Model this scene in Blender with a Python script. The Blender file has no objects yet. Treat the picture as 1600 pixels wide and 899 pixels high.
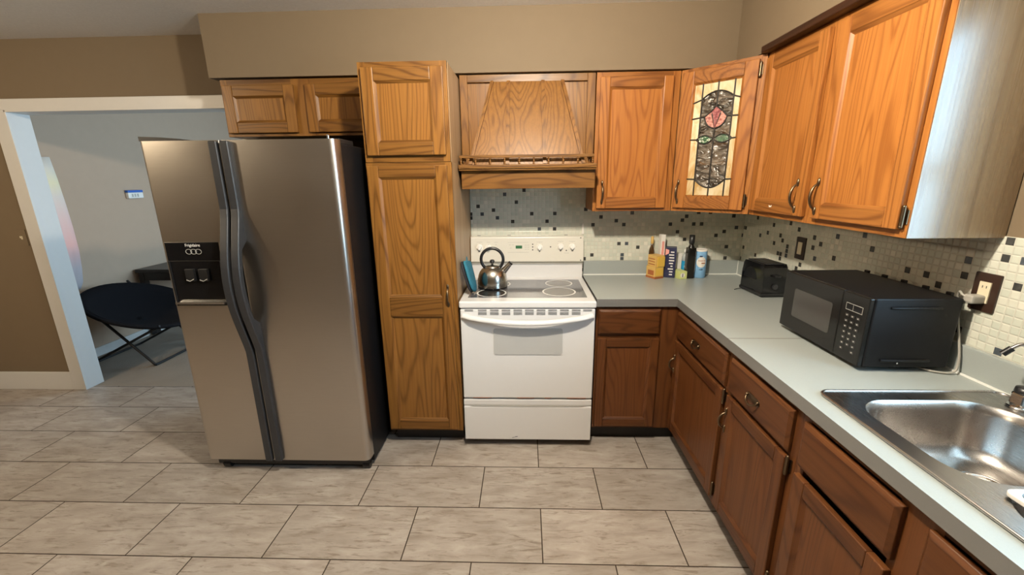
import bpy, bmesh, math, random
from math import sin, cos, pi, radians, sqrt
from mathutils import Vector, Matrix

SC = bpy.context.scene
COL = SC.collection
random.seed(7)

# ------------------------------------------------------------------ camera
CAMP = Vector((0.3728, -2.8915, 1.5701))
F_PX, YAW, PIT, ROL = 650.31, -0.0344, 0.2529, -0.0113


def cam_ray(u, w):
    cr, sr = cos(ROL), sin(ROL)
    u, w = cr * u + sr * w, -sr * u + cr * w
    cp, sp = cos(PIT), sin(PIT)
    x, y, z = u, cp - sp * w, -sp - cp * w
    c, s = cos(YAW), sin(YAW)
    return Vector((c * x + s * y, -s * x + c * y, z))


fw = cam_ray(0, 0)
rt = cam_ray(1, 0) - fw
dn = cam_ray(0, 1) - fw
cam_data = bpy.data.cameras.new('camera')
cam = bpy.data.objects.new('camera', cam_data)
COL.objects.link(cam)
m = Matrix((rt, -dn, -fw)).transposed().to_4x4()
m.translation = CAMP
cam.matrix_world = m
cam_data.sensor_width = 36
cam_data.sensor_fit = 'HORIZONTAL'
cam_data.lens = F_PX / 1600 * 36
cam_data.clip_start = 0.02
SC.camera = cam

# ------------------------------------------------------------------ world, lights, exposure
SC.view_settings.view_transform = 'Standard'
SC.view_settings.look = 'None'
SC.view_settings.exposure = 0.0
SC.view_settings.gamma = 1.0
SC.view_settings.use_curve_mapping = False
try:
    SC.cycles.use_denoising = True
    SC.cycles.max_bounces = 8
    SC.cycles.diffuse_bounces = 5
    SC.cycles.glossy_bounces = 5
    SC.cycles.transparent_max_bounces = 12
    SC.cycles.sample_clamp_indirect = 6
    SC.cycles.caustics_reflective = False
    SC.cycles.caustics_refractive = False
except Exception:
    pass
world = bpy.data.worlds.new('world')
SC.world = world
world.use_nodes = True
world.node_tree.nodes['Background'].inputs[0].default_value = (0.55, 0.75, 1.0, 1)
world.node_tree.nodes['Background'].inputs[1].default_value = 0.8

MAIN_LAMP = (0.41, -1.85, 2.40)
DINING_LAMP = (-3.10, -2.20, 2.32)
MAIN_W, DINING_W = 178.0, 85.0
WARM = (1.0, 0.89, 0.72)
WINDOW_W, FAR_WINDOW_W = 78.0, 135.0


def point_lamp(name, loc, watts, color, radius):
    d = bpy.data.lights.new(name, 'POINT')
    d.energy = watts
    d.color = color
    d.shadow_soft_size = radius
    o = bpy.data.objects.new(name, d)
    o.location = loc
    COL.objects.link(o)
    return o


def area_lamp(name, loc, direction, sx, sy, watts, color):
    d = bpy.data.lights.new(name, 'AREA')
    d.shape = 'RECTANGLE'
    d.size, d.size_y = sx, sy
    d.energy = watts
    d.color = color
    o = bpy.data.objects.new(name, d)
    o.location = loc
    o.rotation_euler = Vector(direction).to_track_quat('-Z', 'Z').to_euler()
    COL.objects.link(o)
    return o


point_lamp('kitchen_lamp_light', MAIN_LAMP, MAIN_W, WARM, 0.05)
point_lamp('dining_lamp_light', DINING_LAMP, DINING_W, (1.0, 0.80, 0.55), 0.06)
WY0, WY1, WZ0, WZ1 = -2.95, -1.80, 1.10, 2.08          # window over the sink
area_lamp('window_daylight', (2.25, (WY0 + WY1) / 2, (WZ0 + WZ1) / 2 + 0.1), (-1, 0, -0.12), 1.3, 1.2, WINDOW_W, (0.45, 0.75, 1.0))
area_lamp('far_window_daylight', (0.62, 1.85, 1.4), (-1, 0, -0.06), 1.5, 1.9, FAR_WINDOW_W, (0.53, 0.79, 1.0))


# ------------------------------------------------------------------ material helpers
def lin(r, g, b):
    f = lambda c: (c / 255 / 12.92) if c <= 10 else ((c / 255 + 0.055) / 1.055) ** 2.4
    return (f(r), f(g), f(b), 1)


def c4(c):
    return (c[0], c[1], c[2], 1)


class NT:
    """small wrapper for building node trees"""
    def __init__(self, name):
        self.m = bpy.data.materials.new(name)
        self.m.use_nodes = True
        self.t = self.m.node_tree
        self.b = self.t.nodes['Principled BSDF']
        self.out = self.t.nodes['Material Output']

    def n(self, kind, **kw):
        nd = self.t.nodes.new(kind)
        for k, v in kw.items():
            setattr(nd, k, v)
        return nd

    def l(self, a, b):
        self.t.links.new(a, b)

    def math(self, op, a, b=None, c=None, clamp=False):
        nd = self.n('ShaderNodeMath', operation=op, use_clamp=clamp)
        for i, v in enumerate((a, b, c)):
            if v is None:
                continue
            if isinstance(v, (int, float)):
                nd.inputs[i].default_value = v
            else:
                self.l(v, nd.inputs[i])
        return nd.outputs[0]

    def mix(self, fac, a, b, blend='MIX'):
        nd = self.n('ShaderNodeMix', data_type='RGBA', blend_type=blend)
        for sock, v in ((nd.inputs[0], fac), (nd.inputs[6], a), (nd.inputs[7], b)):
            if isinstance(v, (int, float)):
                sock.default_value = v
            elif isinstance(v, (tuple, list)):
                sock.default_value = c4(v)
            else:
                self.l(v, sock)
        return nd.outputs[2]

    def obj(self):
        return self.n('ShaderNodeTexCoord').outputs['Object']

    def mapping(self, vec, scale=(1, 1, 1), loc=(0, 0, 0)):
        nd = self.n('ShaderNodeMapping')
        self.l(vec, nd.inputs[0])
        nd.inputs['Scale'].default_value = scale
        nd.inputs['Location'].default_value = loc
        return nd.outputs[0]

    def noise(self, vec, scale, detail=2, rough=0.5, dist=0.0):
        nd = self.n('ShaderNodeTexNoise')
        self.l(vec, nd.inputs['Vector'])
        nd.inputs['Scale'].default_value = scale
        nd.inputs['Detail'].default_value = detail
        nd.inputs['Roughness'].default_value = rough
        nd.inputs['Distortion'].default_value = dist
        return nd.outputs['Fac']

    def white(self, vec, out='Value'):
        nd = self.n('ShaderNodeTexWhiteNoise', noise_dimensions='3D')
        self.l(vec, nd.inputs['Vector'])
        return nd.outputs[out]

    def ramp(self, fac, stops, interp='LINEAR'):
        nd = self.n('ShaderNodeValToRGB')
        nd.color_ramp.interpolation = interp
        e = nd.color_ramp.elements
        e.remove(e[1])
        e[0].position = stops[0][0]
        e[0].color = c4(stops[0][1])
        for p, c in stops[1:]:
            e.new(p).color = c4(c)
        self.l(fac, nd.inputs[0])
        return nd.outputs[0]

    def bump(self, h, strength=0.3, dist=0.01):
        nd = self.n('ShaderNodeBump')
        nd.inputs['Strength'].default_value = strength
        nd.inputs['Distance'].default_value = dist
        self.l(h, nd.inputs['Height'])
        self.l(nd.outputs[0], self.b.inputs['Normal'])

    def set(self, **kw):
        for k, v in kw.items():
            s = self.b.inputs[k.replace('_', ' ')]
            if isinstance(v, (int, float)):
                s.default_value = v
            elif isinstance(v, (tuple, list)):
                s.default_value = c4(v) if len(s.default_value) == 4 else v
            else:
                self.l(v, s)
        return self


def plain(name, col, rough=0.5, metal=0.0, spec=0.5, var=0.06, scale=30, bump=0.0, coat=0.0):
    n = NT(name)
    o = n.obj()
    f = n.noise(o, scale, 3)
    dark = tuple(c * (1 - var) for c in col[:3])
    lite = tuple(min(1, c * (1 + var)) for c in col[:3])
    n.set(Base_Color=n.mix(f, dark, lite), Roughness=rough, Metallic=metal)
    n.b.inputs['Specular IOR Level'].default_value = spec
    n.b.inputs['Coat Weight'].default_value = coat
    if bump:
        n.bump(n.noise(o, scale * 6, 2), bump, 0.002)
    return n.m


def oak(name, axis, light, dark, seed=0.0, rough=0.38, figure=0.80, freq=21.0, spec=0.30):
    """oak veneer: elongated contour figure along the grain, fine open pores"""
    n = NT(name)
    o = n.obj()
    s1, s2 = [1.0] * 3, [1.0] * 3
    s1[axis] = 0.10
    s2[axis] = 0.016
    v1 = n.mapping(o, tuple(s1), (seed * 1.7, seed * 0.9, seed * 2.3))
    big = n.noise(v1, 5.5, 1.5, 0.4, 0.15)
    w = n.math('SINE', n.math('MULTIPLY', big, freq * 2 * pi))
    w = n.math('MULTIPLY_ADD', w, 0.5, 0.5)
    w = n.math('POWER', w, 4.0)
    v2 = n.mapping(o, tuple(s2), (seed, seed, seed))
    pores = n.noise(v2, 240.0, 2, 0.6)
    streak = n.noise(v2, 85.0, 2, 0.6)
    band = n.noise(v2, 9.0, 1, 0.5)
    fig = n.math('MULTIPLY', w, n.math('MULTIPLY_ADD', pores, 1.5, 0.10), clamp=True)
    sk = n.math('MULTIPLY_ADD', streak, 2.6, -1.05, clamp=True)
    col = n.mix(n.math('MULTIPLY', sk, 0.36), light, dark)
    col = n.mix(n.math('MULTIPLY', fig, figure, clamp=True), col, dark)
    pf = n.math('MULTIPLY_ADD', pores, -3.2, 1.5, clamp=True)
    col = n.mix(n.math('MULTIPLY', pf, 0.45, clamp=True), col, tuple(c * 0.6 for c in dark[:3]))
    col = n.mix(n.math('MULTIPLY_ADD', band, 1.2, -0.35, clamp=True), col, n.mix(0.35, col, (light[0] * 0.9, light[1] * 0.72, light[2] * 0.55)))
    n.set(Base_Color=col, Roughness=n.math('MULTIPLY_ADD', streak, 0.16, rough - 0.08))
    n.b.inputs['Specular IOR Level'].default_value = spec
    n.bump(pores, 0.08, 0.0006)
    return n.m


M = {}
OAKS = {}


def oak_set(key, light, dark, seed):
    """one tone of oak: stile, panel and the two cross-grain directions"""
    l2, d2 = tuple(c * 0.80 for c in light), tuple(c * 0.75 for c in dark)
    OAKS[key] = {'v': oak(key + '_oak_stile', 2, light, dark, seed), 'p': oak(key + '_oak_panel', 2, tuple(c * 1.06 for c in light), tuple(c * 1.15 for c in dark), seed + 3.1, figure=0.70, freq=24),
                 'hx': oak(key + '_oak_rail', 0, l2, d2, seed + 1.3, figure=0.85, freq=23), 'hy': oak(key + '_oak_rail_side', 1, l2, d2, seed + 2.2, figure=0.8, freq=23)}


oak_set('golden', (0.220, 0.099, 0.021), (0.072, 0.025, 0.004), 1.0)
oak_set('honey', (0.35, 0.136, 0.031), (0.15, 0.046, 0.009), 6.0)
oak_set('shaded_russet', (0.115, 0.041, 0.012), (0.050, 0.015, 0.005), 11.0)  # base cabinets: redder oak with the shade of the lower run put into its colour
OAK = dict(OAKS['golden'])


def use_oak(key):
    OAK.clear()
    OAK.update(OAKS[key])


M['oak_dark'] = oak('oak_dark_stained', 0, (0.16, 0.060, 0.020), (0.07, 0.025, 0.009), 5.0)
M['oak_darky'] = oak('oak_dark_stained_right', 1, (0.035, 0.013, 0.006), (0.02, 0.008, 0.004), 5.5)
M['veneer'] = oak('grey_brown_veneer', 2, (0.30, 0.215, 0.125), (0.15, 0.095, 0.05), 7.1, rough=0.27, figure=0.5, freq=7, spec=1.0)
M['veneer_p'] = oak('pantry_side_veneer', 2, (0.40, 0.26, 0.14), (0.22, 0.13, 0.06), 8.1, rough=0.42, figure=0.45, freq=6)
M['inner'] = plain('cabinet_interior', (0.42, 0.26, 0.12), 0.6)
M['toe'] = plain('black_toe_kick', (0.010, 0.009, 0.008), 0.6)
M['paint'] = plain('tan_wall_paint', (0.165, 0.120, 0.072), 0.75, var=0.03, scale=14, bump=0.05)
M['paint_grey'] = plain('grey_wall_paint', (0.47, 0.345, 0.250), 0.8, var=0.03, scale=14, bump=0.05)
M['ceil'] = plain('ceiling_texture_paint', (0.80, 0.79, 0.77), 0.9, var=0.10, scale=90, bump=0.5)
M['trim'] = plain('white_trim_paint', (0.62, 0.605, 0.58), 0.4, var=0.02)
M['white'] = plain('white_enamel', (0.67, 0.665, 0.66), 0.22, var=0.01, coat=0.3)
M['cream'] = plain('cream_control_panel', (0.68, 0.65, 0.57), 0.3, var=0.01)
M['white_plastic'] = plain('white_plastic', (0.82, 0.80, 0.76), 0.35, var=0.02)
M['grey_mark'] = plain('grey_print', (0.42, 0.41, 0.38), 0.5)
M['dark_mark'] = plain('dark_print', (0.05, 0.05, 0.05), 0.5)
M['black'] = plain('black_plastic', (0.010, 0.010, 0.011), 0.35, var=0.1)
M['black_gloss'] = plain('black_gloss', (0.006, 0.006, 0.007), 0.12, var=0.1)
M['black_satin'] = plain('black_enamel', (0.006, 0.006, 0.007), 0.42, var=0.1, spec=0.22)
M['charcoal'] = plain('charcoal_handle_plastic', (0.024, 0.025, 0.028), 0.38, var=0.1)
M['chrome'] = plain('chrome', (0.80, 0.80, 0.80), 0.08, 1.0, var=0.02)
M['bronze'] = plain('antique_bronze', (0.16, 0.115, 0.07), 0.36, 1.0, var=0.3, scale=120)
M['ovenglass'] = plain('grey_oven_glass', (0.44, 0.44, 0.43), 0.25, var=0.01)
M['lam_edge'] = plain('laminate_counter_edge', (0.15, 0.148, 0.14), 0.35, var=0.04, scale=260)
M['caulk'] = plain('white_caulk', (0.8, 0.8, 0.76), 0.5)
M['seam'] = plain('dark_seam', (0.10, 0.07, 0.04), 0.6)
M['fabric'] = plain('black_fabric', (0.010, 0.010, 0.012), 0.95, var=0.3, scale=200, spec=0.1)
M['teal'] = plain('teal_cloth', (0.030, 0.145, 0.205), 0.9, var=0.35, scale=90, bump=0.6, spec=0.2)
M['dkcloth'] = plain('dark_cloth_back', (0.03, 0.03, 0.035), 0.95, spec=0.1)
M['brownplate'] = plain('dark_brown_plate', (0.035, 0.018, 0.012), 0.35, var=0.2)
M['almond'] = plain('almond_plastic', (0.74, 0.66, 0.48), 0.35, var=0.02)
M['cordgrey'] = plain('grey_cord', (0.36, 0.34, 0.30), 0.5)
M['blue_plastic'] = plain('blue_plastic', (0.03, 0.13, 0.50), 0.4)
M['lead'] = plain('lead_came', (0.030, 0.026, 0.022), 0.45, 0.6)
M['navy'] = plain('navy_carton', (0.018, 0.020, 0.060), 0.4)
M['yellow'] = plain('yellow_carton', (0.75, 0.48, 0.08), 0.45)
M['gold'] = plain('gold_carton', (0.62, 0.40, 0.12), 0.45)
M['rust'] = plain('rust_band', (0.36, 0.11, 0.03), 0.5)
M['lime'] = plain('lime_carton', (0.60, 0.66, 0.26), 0.45)
M['paper'] = plain('white_carton', (0.80, 0.77, 0.72), 0.5)
M['pinkpaper'] = plain('pink_label', (0.78, 0.35, 0.30), 0.5)
M['skyblue'] = plain('light_blue_can', (0.22, 0.44, 0.70), 0.4, var=0.12, scale=40)
M['cyan'] = plain('blue_liquid', (0.02, 0.27, 0.50), 0.15)
M['amber'] = plain('dark_amber_glass', (0.07, 0.035, 0.012), 0.15)
M['olive'] = plain('black_bottle_glass', (0.010, 0.009, 0.008), 0.10)
M['ring'] = plain('burner_ring_print', (0.62, 0.61, 0.58), 0.3)
M['burner'] = plain('burner_disc', (0.17, 0.165, 0.155), 0.22)
M['burner_dark'] = plain('dark_burner_disc', (0.028, 0.027, 0.026), 0.18)


def mat_stainless(name, col, rough, axis, anis=0.5):
    n = NT(name)
    o = n.obj()
    s = [60.0] * 3
    s[axis] = 0.8
    br = n.noise(n.mapping(o, tuple(s)), 12.0, 2)
    sm = n.noise(o, 4.0, 4, 0.6)
    n.set(Base_Color=n.mix(br, tuple(c * 0.93 for c in col), tuple(c * 1.05 for c in col)), Metallic=1.0,
          Roughness=n.math('ADD', n.math('MULTIPLY_ADD', br, 0.05, rough - 0.05), n.math('MULTIPLY', sm, 0.07)))
    n.bump(br, 0.03, 0.001)
    return n.m


M['steel'] = mat_stainless('brushed_stainless', (0.55, 0.515, 0.47), 0.30, 0)
M['sink_steel'] = mat_stainless('sink_stainless', (0.46, 0.44, 0.42), 0.27, 1)
M['kettle_steel'] = mat_stainless('kettle_stainless', (0.55, 0.52, 0.47), 0.20, 0)


def mat_cooktop():
    n = NT('ceramic_cooktop_glass')
    o = n.obj()
    f = n.noise(o, 500, 1)
    n.set(Base_Color=n.mix(n.math('GREATER_THAN', f, 0.6), (0.085, 0.085, 0.095), (0.15, 0.15, 0.16)), Roughness=0.08)
    n.b.inputs['Specular IOR Level'].default_value = 0.8
    return n.m


M['cooktop'] = mat_cooktop()


def mat_laminate():
    n = NT('grey_laminate_counter')
    o = n.obj()
    f = n.noise(o, 320, 2)
    g = n.noise(o, 9, 2)
    c = n.mix(f, (0.315, 0.345, 0.335), (0.36, 0.39, 0.375))
    c = n.mix(n.math('MULTIPLY', g, 0.25), c, (0.33, 0.355, 0.34))
    n.set(Base_Color=c, Roughness=0.30)
    return n.m


M['laminate'] = mat_laminate()


def mat_floor():
    n = NT('travertine_floor_tile')
    TW, TH, TX, TY, G = 0.6075, 0.30375, 0.138, -0.872, 0.0027
    geo = n.n('ShaderNodeNewGeometry').outputs['Position']
    sep = n.n('ShaderNodeSeparateXYZ')
    n.l(geo, sep.inputs[0])
    v = n.math('DIVIDE', n.math('SUBTRACT', sep.outputs[1], TY), TH)
    row = n.math('FLOOR', v)
    sh = n.math('MULTIPLY', n.math('FLOORED_MODULO', n.math('ADD', row, 1.0), 2.0), 0.5)
    u = n.math('ADD', n.math('DIVIDE', n.math('SUBTRACT', sep.outputs[0], TX), TW), sh)
    colm = n.math('FLOOR', u)
    fu, fv = n.math('FRACT', u), n.math('FRACT', v)
    du = n.math('MULTIPLY', n.math('MINIMUM', fu, n.math('SUBTRACT', 1.0, fu)), TW)
    dv = n.math('MULTIPLY', n.math('MINIMUM', fv, n.math('SUBTRACT', 1.0, fv)), TH)
    d = n.math('MINIMUM', du, dv)
    grout = n.math('LESS_THAN', d, G)
    cid = n.n('ShaderNodeCombineXYZ')
    n.l(colm, cid.inputs[0])
    n.l(row, cid.inputs[1])
    rnd = n.white(cid.outputs[0])
    rcol = n.white(cid.outputs[0], 'Color')
    off = n.n('ShaderNodeVectorMath', operation='SCALE')
    n.l(rcol, off.inputs[0])
    off.inputs['Scale'].default_value = 7.0
    add = n.n('ShaderNodeVectorMath', operation='ADD')
    n.l(geo, add.inputs[0])
    n.l(off.outputs[0], add.inputs[1])
    vv = n.mapping(add.outputs[0], (1.0, 3.4, 1.0))
    v1 = n.noise(vv, 4.5, 6, 0.62, 0.55)
    v2 = n.noise(n.mapping(add.outputs[0], (1.0, 6.0, 1.0)), 9.0, 6, 0.7, 0.8)
    v3 = n.noise(add.outputs[0], 60.0, 3, 0.6)
    base = n.ramp(v1, [(0.30, (0.25, 0.213, 0.18)), (0.46, (0.335, 0.292, 0.255)), (0.58, (0.39, 0.347, 0.307)), (0.72, (0.46, 0.42, 0.38))])
    base = n.mix(n.ramp(v2, [(0.34, (0.9, 0.9, 0.9)), (0.47, (0, 0, 0))]), base, (0.175, 0.14, 0.108))
    base = n.mix(n.math('MULTIPLY', v3, 0.25), base, (0.28, 0.235, 0.19))
    tone = n.math('MULTIPLY_ADD', rnd, 0.16, 0.90)
    tn = n.n('ShaderNodeVectorMath', operation='SCALE')
    n.l(base, tn.inputs[0])
    n.l(tone, tn.inputs['Scale'])
    col = n.mix(grout, tn.outputs[0], (0.035, 0.022, 0.014))
    n.set(Base_Color=col, Roughness=n.math('MULTIPLY_ADD', grout, 0.4, 0.42))
    n.b.inputs['Specular IOR Level'].default_value = 0.4
    n.bump(n.math('MINIMUM', d, 0.005), 0.5, 0.004)
    return n.m


M['floor'] = mat_floor()


def mat_mosaic(name, axis, seed):
    """small square glass mosaic; axis = horizontal world axis"""
    n = NT(name)
    P = 0.0262
    geo = n.n('ShaderNodeNewGeometry').outputs['Position']
    sep = n.n('ShaderNodeSeparateXYZ')
    n.l(geo, sep.inputs[0])
    u = n.math('DIVIDE', n.math('ADD', sep.outputs[axis], 10.0), P)
    v = n.math('DIVIDE', n.math('ADD', sep.outputs[2], -1.018), P)
    cu, cv = n.math('FLOOR', u), n.math('FLOOR', v)
    fu, fv = n.math('FRACT', u), n.math('FRACT', v)
    d = n.math('MINIMUM', n.math('MINIMUM', fu, n.math('SUBTRACT', 1.0, fu)), n.math('MINIMUM', fv, n.math('SUBTRACT', 1.0, fv)))
    grout = n.math('LESS_THAN', d, 0.055)
    cid = n.n('ShaderNodeCombineXYZ')
    n.l(cu, cid.inputs[0])
    n.l(cv, cid.inputs[1])
    cid.inputs[2].default_value = seed
    r = n.white(cid.outputs[0])
    col = n.ramp(r, [(0.0, (0.012, 0.014, 0.016)), (0.045, (0.030, 0.045, 0.065)), (0.066, (0.74, 0.72, 0.62)),
                     (0.10, (0.60, 0.62, 0.53)), (0.36, (0.645, 0.65, 0.56)), (0.58, (0.57, 0.595, 0.51)), (0.80, (0.66, 0.66, 0.565))], 'CONSTANT')
    mot = n.noise(geo, 70, 3)
    col = n.mix(n.math('MULTIPLY', mot, 0.4), col, n.mix(0.3, col, (0.62, 0.60, 0.52)))
    col = n.mix(grout, col, (0.60, 0.58, 0.50))
    n.set(Base_Color=col, Roughness=n.math('MULTIPLY_ADD', grout, 0.5, 0.26))
    n.bump(n.math('MINIMUM', d, 0.14), 0.7, 0.012)
    return n.m


M['mosaic_x'] = mat_mosaic('glass_mosaic_back', 0, 3.0)
M['mosaic_y'] = mat_mosaic('glass_mosaic_right', 1, 8.0)


def mat_carpet():
    n = NT('grey_carpet')
    o = n.n('ShaderNodeNewGeometry').outputs['Position']
    f = n.noise(o, 260, 3, 0.7)
    g = n.noise(o, 5, 3, 0.6)
    c = n.mix(f, (0.22, 0.175, 0.135), (0.54, 0.45, 0.36))
    c = n.mix(n.math('MULTIPLY', g, 0.5), c, (0.22, 0.19, 0.155))
    n.set(Base_Color=c, Roughness=1.0)
    n.bump(f, 0.9, 0.01)
    return n.m


M['carpet'] = mat_carpet()


def mat_art(name, kind):
    """stained glass pieces"""
    n = NT(name)
    o = n.obj()
    f = n.noise(n.mapping(o, (1, 1, 0.35)), 14, 4, 0.6, 0.8)
    g = n.noise(n.mapping(o, (1, 1, 1.6)), 45, 3, 0.6, 1.2)
    if kind == 'cream':
        n.set(Base_Color=n.ramp(f, [(0.35, (0.46, 0.29, 0.11)), (0.48, (0.58, 0.46, 0.27)), (0.7, (0.66, 0.59, 0.42))]), Roughness=0.18)
        n.bump(g, 0.15, 0.004)
        return n.m
    if kind == 'pink':
        n.set(Base_Color=n.ramp(g, [(0.35, (0.22, 0.055, 0.05)), (0.58, (0.58, 0.27, 0.22))]), Roughness=0.14)
        n.bump(g, 0.4, 0.006)
        return n.m
    if kind == 'rose':
        n.set(Base_Color=n.ramp(g, [(0.35, (0.14, 0.03, 0.04)), (0.6, (0.34, 0.11, 0.11))]), Roughness=0.14)
        n.bump(g, 0.4, 0.006)
        return n.m
    if kind == 'green':
        n.set(Base_Color=n.ramp(g, [(0.3, (0.004, 0.026, 0.010)), (0.65, (0.012, 0.085, 0.030))]), Roughness=0.12)
        n.bump(g, 0.25, 0.004)
        return n.m
    # clear rippled glass
    tr = n.n('ShaderNodeBsdfTransparent')
    tr.inputs[0].default_value = (0.78, 0.72, 0.64, 1)
    gl = n.n('ShaderNodeBsdfGlossy')
    gl.inputs['Roughness'].default_value = 0.32
    gl.inputs[0].default_value = (0.9, 0.9, 0.88, 1)
    rip = n.noise(n.mapping(o, (1, 1, 2.4)), 11, 2, 0.5, 1.6)
    bp = n.n('ShaderNodeBump')
    bp.inputs['Strength'].default_value = 1.0
    bp.inputs['Distance'].default_value = 0.03
    n.l(rip, bp.inputs['Height'])
    n.l(bp.outputs[0], gl.inputs['Normal'])
    df = n.n('ShaderNodeBsdfDiffuse')
    df.inputs[0].default_value = (0.33, 0.28, 0.225, 1)
    mx = n.n('ShaderNodeMixShader')
    mx.inputs[0].default_value = 0.10
    n.l(tr.outputs[0], mx.inputs[1])
    n.l(gl.outputs[0], mx.inputs[2])
    mx2 = n.n('ShaderNodeMixShader')
    n.l(n.math('MULTIPLY_ADD', rip, 1.9, -0.78, clamp=True), mx2.inputs[0])
    n.l(mx.outputs[0], mx2.inputs[1])
    n.l(df.outputs[0], mx2.inputs[2])
    n.l(mx2.outputs[0], n.out.inputs['Surface'])
    return n.m


for k in ('cream', 'pink', 'rose', 'green', 'clear'):
    M['g_' + k] = mat_art('stained_glass_' + k, k)


def mat_curtain():
    n = NT('pale_pink_banded_cloth')
    geo = n.n('ShaderNodeNewGeometry').outputs['Position']
    sep = n.n('ShaderNodeSeparateXYZ')
    n.l(geo, sep.inputs[0])
    z = n.math('DIVIDE', n.math('SUBTRACT', sep.outputs[2], 0.66), 1.16)
    c = n.ramp(z, [(0.0, (0.42, 0.40, 0.43)), (0.16, (0.52, 0.46, 0.48)), (0.34, (0.86, 0.50, 0.46)), (0.55, (0.88, 0.62, 0.57)),
                   (0.70, (0.84, 0.72, 0.64)), (0.80, (0.90, 0.80, 0.54)), (0.92, (0.80, 0.74, 0.66)), (1.0, (0.74, 0.69, 0.63))])
    n.set(Base_Color=c, Roughness=0.8)
    return n.m


M['curtain'] = mat_curtain()
n = NT('green_lcd_display')
n.set(Base_Color=(0.01, 0.05, 0.02), Roughness=0.3)
n.b.inputs['Emission Color'].default_value = (0.05, 0.30, 0.10, 1)
n.b.inputs['Emission Strength'].default_value = 0.25
M['lcd'] = n.m
n = NT('clear_plastic')
n.set(Base_Color=(0.75, 0.80, 0.82), Roughness=0.1)
n.b.inputs['Alpha'].default_value = 0.4
M['clear'] = n.m
n = NT('microwave_door_glass')
n.set(Base_Color=(0.010, 0.010, 0.0095), Roughness=0.16)
n.b.inputs['Specular IOR Level'].default_value = 0.3
M['mw_glass'] = n.m
n = NT('microwave_door_screen')
n.set(Base_Color=(0.045, 0.043, 0.041), Roughness=0.16)
M['mw_screen'] = n.m


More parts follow.
